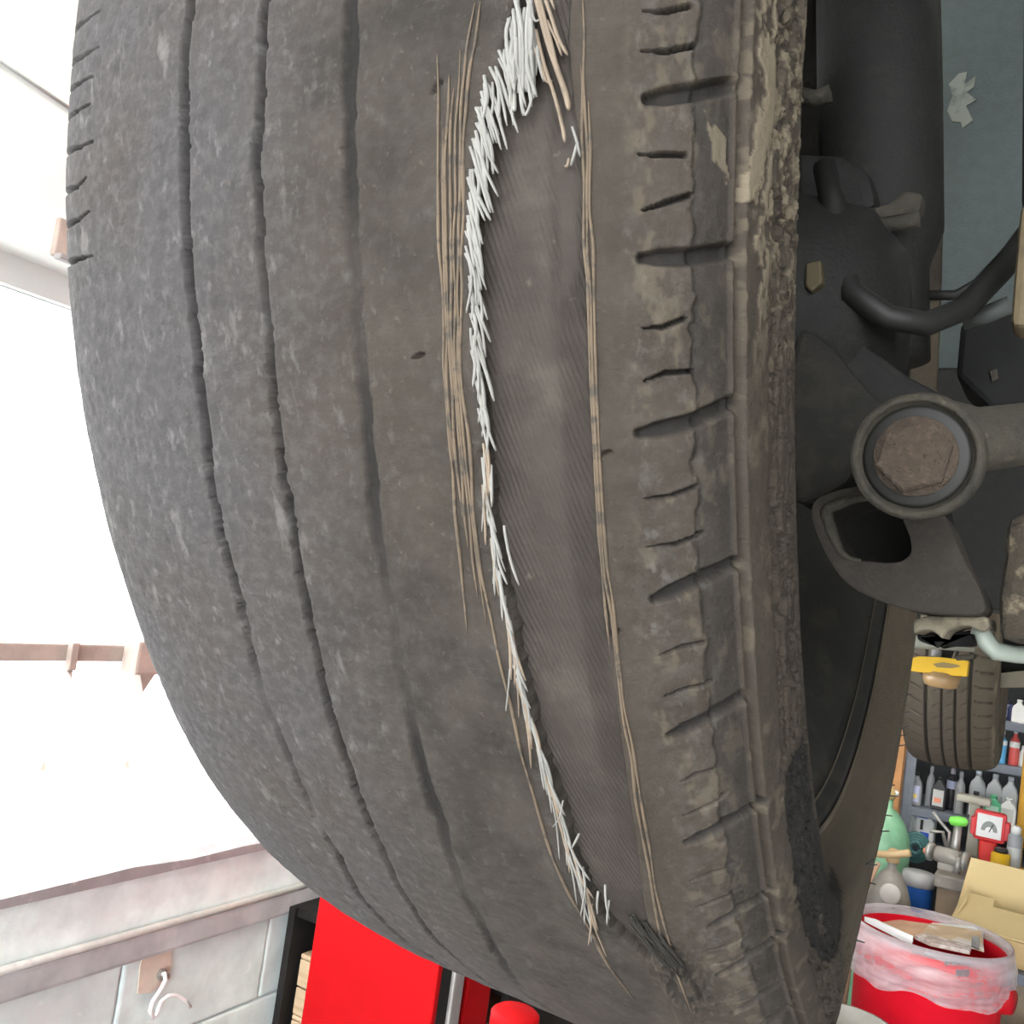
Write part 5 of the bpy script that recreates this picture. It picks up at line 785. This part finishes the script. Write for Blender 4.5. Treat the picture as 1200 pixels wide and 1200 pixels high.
MB().prism([(bx, cY+bd_, ctop), (bx+bw, cY+bd_, ctop), (bx+bw+.01, cY+bd_+.05, ctop+.135), (bx+.02, cY+bd_+.05, ctop+.135)], (0, .005, 0)).build('back_flap', card_in, t)
# front flap folded down over a half-closed lid, with a hand hole
MB().prism([(bx+.002, cY, ctop+.002), (bx+bw, cY, ctop+.002), (bx+bw, cY+.17, ctop+.055), (bx+.19, cY+.17, ctop+.055), (bx+.18, cY+.125, ctop+.042), (bx+.10, cY+.125, ctop+.042), (bx+.10, cY+.17, ctop+.055), (bx+.035, cY+.17, ctop+.055)], (0, -.001, .005)).build('front_flap', card_in, t)
MB().prism([(bx+.0, cY+.0, ctop), (bx+.0, cY+bd_, ctop), (bx+.03, cY+bd_-.03, ctop+.07), (bx+.03, cY+.1, ctop+.05)], (.005, 0, 0)).build('side_flap', card_in, t)
# chrome and black things on the cart's trays
for i, (px, py, r_, h) in enumerate(((1170, 1146, .017, .12), (1178, 1170, .02, .09))):
    p = at(px, py, 3.12)
t = thing('chrome_bottle', (cx0+.10, cY+.02, .46), 'chrome capped black bottle on the cart tray under the carton', 'bottle')
MB().lathe([(.03, 0), (.032, .01), (.032, .09), (.02, .11), (.02, .118)], 18, t.matrix_basis).build('body', black_pl, t); MB().lathe([(.022, .118), (.024, .14), (.02, .16), (0, .166)], 18, t.matrix_basis).build('cap', M_('chrome', (.8, .8, .8), .12, 1), t)
t = thing('hose_reel', (cx0+.24, cY+.1, .46), 'black coil of hose on the cart tray beside the chrome capped bottle', 'hose')
for j in range(4):
    MB().tube([(cx0+.24+.06*math.cos(a), cY+.1+.06*math.sin(a), .468+j*.0165) for a in np.linspace(0, 2*math.pi*.98, 24)], .008, 8).build('coil', black_pl, t)
t = thing('yellow_tray', (cx0+.3, cY+.05, .21), 'yellow tray on the lowest shelf of the cart', 'tray')
MB().box(cx0+.1, cx0+.6, cY-.02, cY+.25, .21, .216).box(cx0+.1, cx0+.6, cY-.02, cY-.01, .21, .26).box(cx0+.1, cx0+.11, cY-.02, cY+.25, .21, .26).build('tray', yellow, t)
# gas cylinders and the blue drum
def cylinder(px, pyt, Y, r_, m, label, name, valve=True):
    p = at(px, pyt, Y); x, z = float(p[0]), float(p[2])
    t = thing(name, (x, Y, 0), label, 'gas cylinder')
    MB().lathe([(r_*.95, 0), (r_, .02), (r_, z-.13), (r_*.93, z-.09), (r_*.72, z-.045), (r_*.42, z-.012), (r_*.2, z), (r_*.2, z+.03)], 32, Matrix.Translation((x, Y, 0))).build('body', m, t)
    return t, x, z
t, x, z = cylinder(1040, 946, 3.62, .085, M_('pale_green_paint', (.2, .42, .26), .35, spots=[(12, .6, .75, (.16, .34, .2))]), 'tall pale green gas cylinder beside the shelving', 'gas_cylinder')
MB().lathe([(.02, z+.03), (.022, z+.05), (.012, z+.07), (0, z+.07)], 14, Matrix.Translation((x, 3.62, 0))).build('valve', col('brass', (.5, .36, .16)), t)
t, x, z = cylinder(1045, 1018, 3.28, .068, M_('grey_cylinder_paint', (.25, .235, .22), .5, spots=[(10, .5, .7, (.33, .29, .26))]), 'grey gas cylinder with brass regulator in front of the green one', 'gas_cylinder')
br_m = col('dull_brass', (.52, .37, .2))
reg = MB().lathe([(.02, z+.02), (.02, z+.045), (.012, z+.06), (0, z+.06)], 14, Matrix.Translation((x, 3.28, 0))).tube([(x-.05, 3.26, z+.035), (x, 3.26, z+.045), (x+.05, 3.25, z+.065)], .011, 10).build('regulator', br_m, t)
MB().lathe([(0, 0), (.03, 0), (.03, .02), (.024, .022), (0, .022)], 20, axis_mx((x+.015, 3.205, z-.055), (0.05, -1, .1))).build('gauge', col('gauge_grey', (.45, .42, .4)), reg)
MB().tube([(x-.03, 3.22, z+.02), (x-.055, 3.205, z-.06), (x-.075, 3.20, z-.2), (x-.08, 3.2, z-.45)], .007, 8).build('hose', col('hose_tan', (.4, .25, .17)), t)
p = at(1077, 1022, 3.46); zd = float(p[2]); xd = float(p[0])
t = thing('blue_drum', (xd, 3.46, 0), 'small blue drum with a grey lid right of the grey gas cylinder', 'drum')
MB().lathe([(.043, 0), (.046, .02), (.046, zd-.04), (.048, zd-.035)], 24, Matrix.Translation((xd, 3.46, 0))).build('body', col('drum_blue', (.02, .12, .48)), t); MB().lathe([(.050, zd-.04), (.051, zd-.02), (.047, zd), (.0, zd+.002)], 24, Matrix.Translation((xd, 3.46, 0))).build('lid', col('lid_grey', (.36, .36, .38)), t)
hc = shelf_pt(1073, 993, -.012)
t = thing('teal_hose', (float(hc[0]), float(hc[1]), float(hc[2])-.06), 'coil of dark teal hose hanging on the shelving beside the white square jug', 'hose')
for j in range(4):
    rr_ = .042-.008*j
    MB().tube([(hc[0]+rr_*math.cos(a)*math.cos(PHI), hc[1]+rr_*math.cos(a)*math.sin(PHI)-.004*j, hc[2]+rr_*math.sin(a)*1.15) for a in np.linspace(0, 2*math.pi*.985, 24)], .0085, 8).build('coil', col('teal_rubber', (.05, .16, .17), .5), t)
# ------------------------------------------------------------------ red bin with a plastic liner
bY = 2.72; bc = at(1091, 1097, bY); kk = float((CM.T@(bc-EYE))[2])/F_PX; bz = float(bc[2]); rb = 84*kk; BX = float(bc[0])
t = thing('rubbish_bin', (BX, bY, 0), 'bright red bin draped with a translucent white liner and stuffed with cardboard', 'bin')
MB().lathe([(rb*.80, 0), (rb*.82, .01), (rb*.965, bz-.05), (rb*1.0, bz-.045), (rb*1.02, bz-.02), (rb*1.0, bz-.005), (rb*.95, bz-.005), (rb*.94, bz-.05), (rb*.8, .012), (0, .012)], 56, Matrix.Translation((BX, bY, 0))).build('tub', M_('bin_red', (.66, .006, .020), .55, vary=.03, spots=[(100, .75, .78, (.6, .25, .25))], spec=.15), t)
dv = unit(np.array([EYE[0]-BX, EYE[1]-bY, 0])); sd_ = np.array([-dv[1], dv[0], 0])       # towards the camera, and to its left
rgt = -sd_
hp = np.array([BX, bY, bz-.19])+rgt*rb*1.02*-1 if False else np.array([BX, bY, bz-.19])-sd_*0
for s_ in (1,):
    c_ = np.array([BX, bY, bz-.085])+np.array([.93*s_, -.20, 0])*rb*1.06
    MB().lathe([(.0, -.02), (.028, -.018), (.034, 0), (.028, .018), (0, .02)], 14, axis_mx(c_, (.86*s_, -.25, 0))).build('grip', M_('grip_red', (.48, .005, .014), .5, spec=.2), t)
nA, nZ = 160, 26; V_, F_ = [], []
for i in range(nA):
    a = 2*math.pi*i/nA; f_a = fbm(np.array([i*.21 % 33.6]), np.array([.5]), 3)[0]
    drop = .112+.006*math.sin(a*2+1.2)+.006*math.sin(a*5)+.005*math.sin(a*9+.5)
    for j in range(nZ):
        q = j/(nZ-1)
        if q < .2: rr_, zz_ = rb*(.80+.18*(q/.2)**.6), bz-.24+.25*q/.2
        elif q < .32: rr_, zz_ = rb*(.98+.06*math.sin((q-.2)/.12*math.pi/2)), bz+.01+.008*math.sin((q-.2)/.12*math.pi)
        else:
            u_ = (q-.32)/.68; rr_, zz_ = rb*(1.04+.05*math.sin(u_*math.pi)+.0*u_), bz+.01-drop*u_
            tw = a*1.0+u_*1.6
            rr_ += rb*(.016*math.sin(tw*11+math.sin(a*3)*2)+.010*math.sin(tw*23+1)+.006*math.sin(a*37-u_*5))*math.sin(min(1, u_*1.6)*math.pi*.62)
            rr_ = max(rr_, rb*1.03)
        V_.append((BX+rr_*math.cos(a), bY+rr_*math.sin(a), zz_))
for i in range(nA):
    for j in range(nZ-1): F_.append((i*nZ+j, ((i+1) % nA)*nZ+j, ((i+1) % nA)*nZ+j+1, i*nZ+j+1))
film = bpy.data.materials.new('liner_film'); film.use_nodes = True; nt = film.node_tree; N = nt.nodes; L = nt.links
out_ = N['Material Output']; pb = N['Principled BSDF']; pb.inputs['Base Color'].default_value = (.62, .56, .60, 1); pb.inputs['Roughness'].default_value = .3
trn = N.new('ShaderNodeBsdfTransparent'); lw = N.new('ShaderNodeLayerWeight'); lw.inputs[0].default_value = .18; tcx = N.new('ShaderNodeTexCoord'); nz_ = N.new('ShaderNodeTexNoise'); nz_.inputs['Scale'].default_value = 9; nz_.inputs['Detail'].default_value = 3
mp_ = N.new('ShaderNodeMapping'); mp_.inputs['Rotation'].default_value = (.0, .5, .3); mp_.inputs['Scale'].default_value = (.6, .6, 4.0); L.new(tcx.outputs['Object'], mp_.inputs[0]); L.new(mp_.outputs[0], nz_.inputs['Vector']); mr = N.new('ShaderNodeMapRange'); mr.inputs[1].default_value = .35; mr.inputs[2].default_value = .7; mr.inputs[3].default_value = .14; mr.inputs[4].default_value = .58; L.new(nz_.outputs['Fac'], mr.inputs[0])
ad = N.new('ShaderNodeMath'); ad.operation = 'ADD'; ad.use_clamp = True; L.new(lw.outputs['Facing'], ad.inputs[0]); L.new(mr.outputs[0], ad.inputs[1])
mxs = N.new('ShaderNodeMixShader'); L.new(ad.outputs[0], mxs.inputs[0]); L.new(trn.outputs[0], mxs.inputs[1]); L.new(pb.outputs[0], mxs.inputs[2]); L.new(mxs.outputs[0], out_.inputs['Surface'])
ln = MB().add(V_, F_, True).build('liner', film, t)
# faded grey print on the bin's front, showing through the film
def on_bin(px, py):
    r = ray(px, py); d = r[:2]; o = EYE[:2]-np.array([BX, bY]); A = d@d; B = 2*d@o; Cc = o@o-(rb*1.012)**2; k_ = (-B-math.sqrt(max(0, B*B-4*A*Cc)))/(2*A); return EYE+r*k_
pr = MB()
for a, b_, x1, y1 in ((1107, 1124, 1113, 1131), (1115, 1124, 1121, 1131), (1123, 1124, 1129, 1131), (1131, 1124, 1137, 1131), (1120, 1136, 1136, 1144)):
    qd = [on_bin(a, b_), on_bin(x1, b_), on_bin(x1, y1), on_bin(a, y1)]; pr.add(qd+[p_-np.array([0, .002, 0]) for p_ in qd], [(0, 1, 2, 3), (7, 6, 5, 4), (0, 4, 5, 1), (1, 5, 6, 2), (2, 6, 7, 3), (3, 7, 4, 0)])
pr.build('faded_print', col('print_grey', (.10, .06, .07)), t)
# cardboard and papers stuffed into the bin
def slab(name, label, cat, pts, th, m):
    c_ = np.mean(pts, axis=0); t = thing(name, tuple(c_-np.array([0, 0, .01])), label, cat)
    nn = np.cross(pts[1]-pts[0], pts[2]-pts[0]); nn = nn/np.linalg.norm(nn)*th
    MB().prism(pts, nn).build('sheet', m, t)
Bp = lambda px, py, Y: np.array(at(px, py, Y))
slab('paper_tube', 'white strip of board leaning out of the bin on its left side', 'board', [Bp(1013, 1074, 2.68), Bp(1026, 1077, 2.68), Bp(1070, 1097, 2.62), Bp(1068, 1102, 2.62)], .012, white_pl)
slab('cardboard_sheet', 'tan cardboard sheet lying across the back of the red bin', 'cardboard', [Bp(1030, 1078, 2.84), Bp(1050, 1077, 2.86), Bp(1092, 1083, 2.86), Bp(1090, 1098, 2.78), Bp(1060, 1095, 2.76)], .006, M_('pinkish_card', (.56, .36, .24), .85))
slab('flat_carton', 'long pale flattened carton on top of the rubbish in the red bin', 'carton', [Bp(1090, 1082, 2.84), Bp(1150, 1090, 2.84), Bp(1153, 1111, 2.7), Bp(1140, 1107, 2.70), Bp(1080, 1093, 2.72)], .010, M_('pale_card', (.62, .46, .3), .8, spots=[(9, .55, .6, (.75, .7, .66))]))
slab('white_sheet', 'white card behind the flattened carton in the red bin', 'cardboard', [Bp(1092, 1081, 2.87), Bp(1150, 1086, 2.88), Bp(1153, 1092, 2.86), Bp(1152, 1108, 2.74), Bp(1098, 1086, 2.84)], .004, white_pl)
slab('grey_scrap', 'small dark grey scrap at the right end of the flattened carton', 'scrap', [Bp(1139, 1097, 2.69), Bp(1148, 1098, 2.69), Bp(1147, 1112, 2.67), Bp(1138, 1108, 2.67)], .006, col('scrap_grey', (.2, .19, .18)))
slab('crumpled_paper', 'greyish crumpled paper strip along the bin rim below the carton', 'paper', [Bp(1072, 1096, 2.66), Bp(1084, 1093, 2.68), Bp(1138, 1108, 2.66), Bp(1136, 1114, 2.62), Bp(1090, 1104, 2.6)], .010, M_('crumpled_grey', (.5, .4, .36), .85, spots=[(50, .5, .6, (.7, .62, .6))]))
# grey pot left of the bin
p = at(992, 1196, 2.3); x, z = float(p[0]), float(p[2])
t = thing('grey_pail', (x, 2.3, 0), 'grey round pail standing left of the red bin', 'pail')
MB().lathe([(.075, 0), (.09, z-.01), (.098, z-.008), (.098, z), (.088, z), (.07, .02), (0, .02)], 28, Matrix.Translation((x, 2.3, 0))).build('pail', M_('pail_grey', (.3, .29, .27), .6), t)
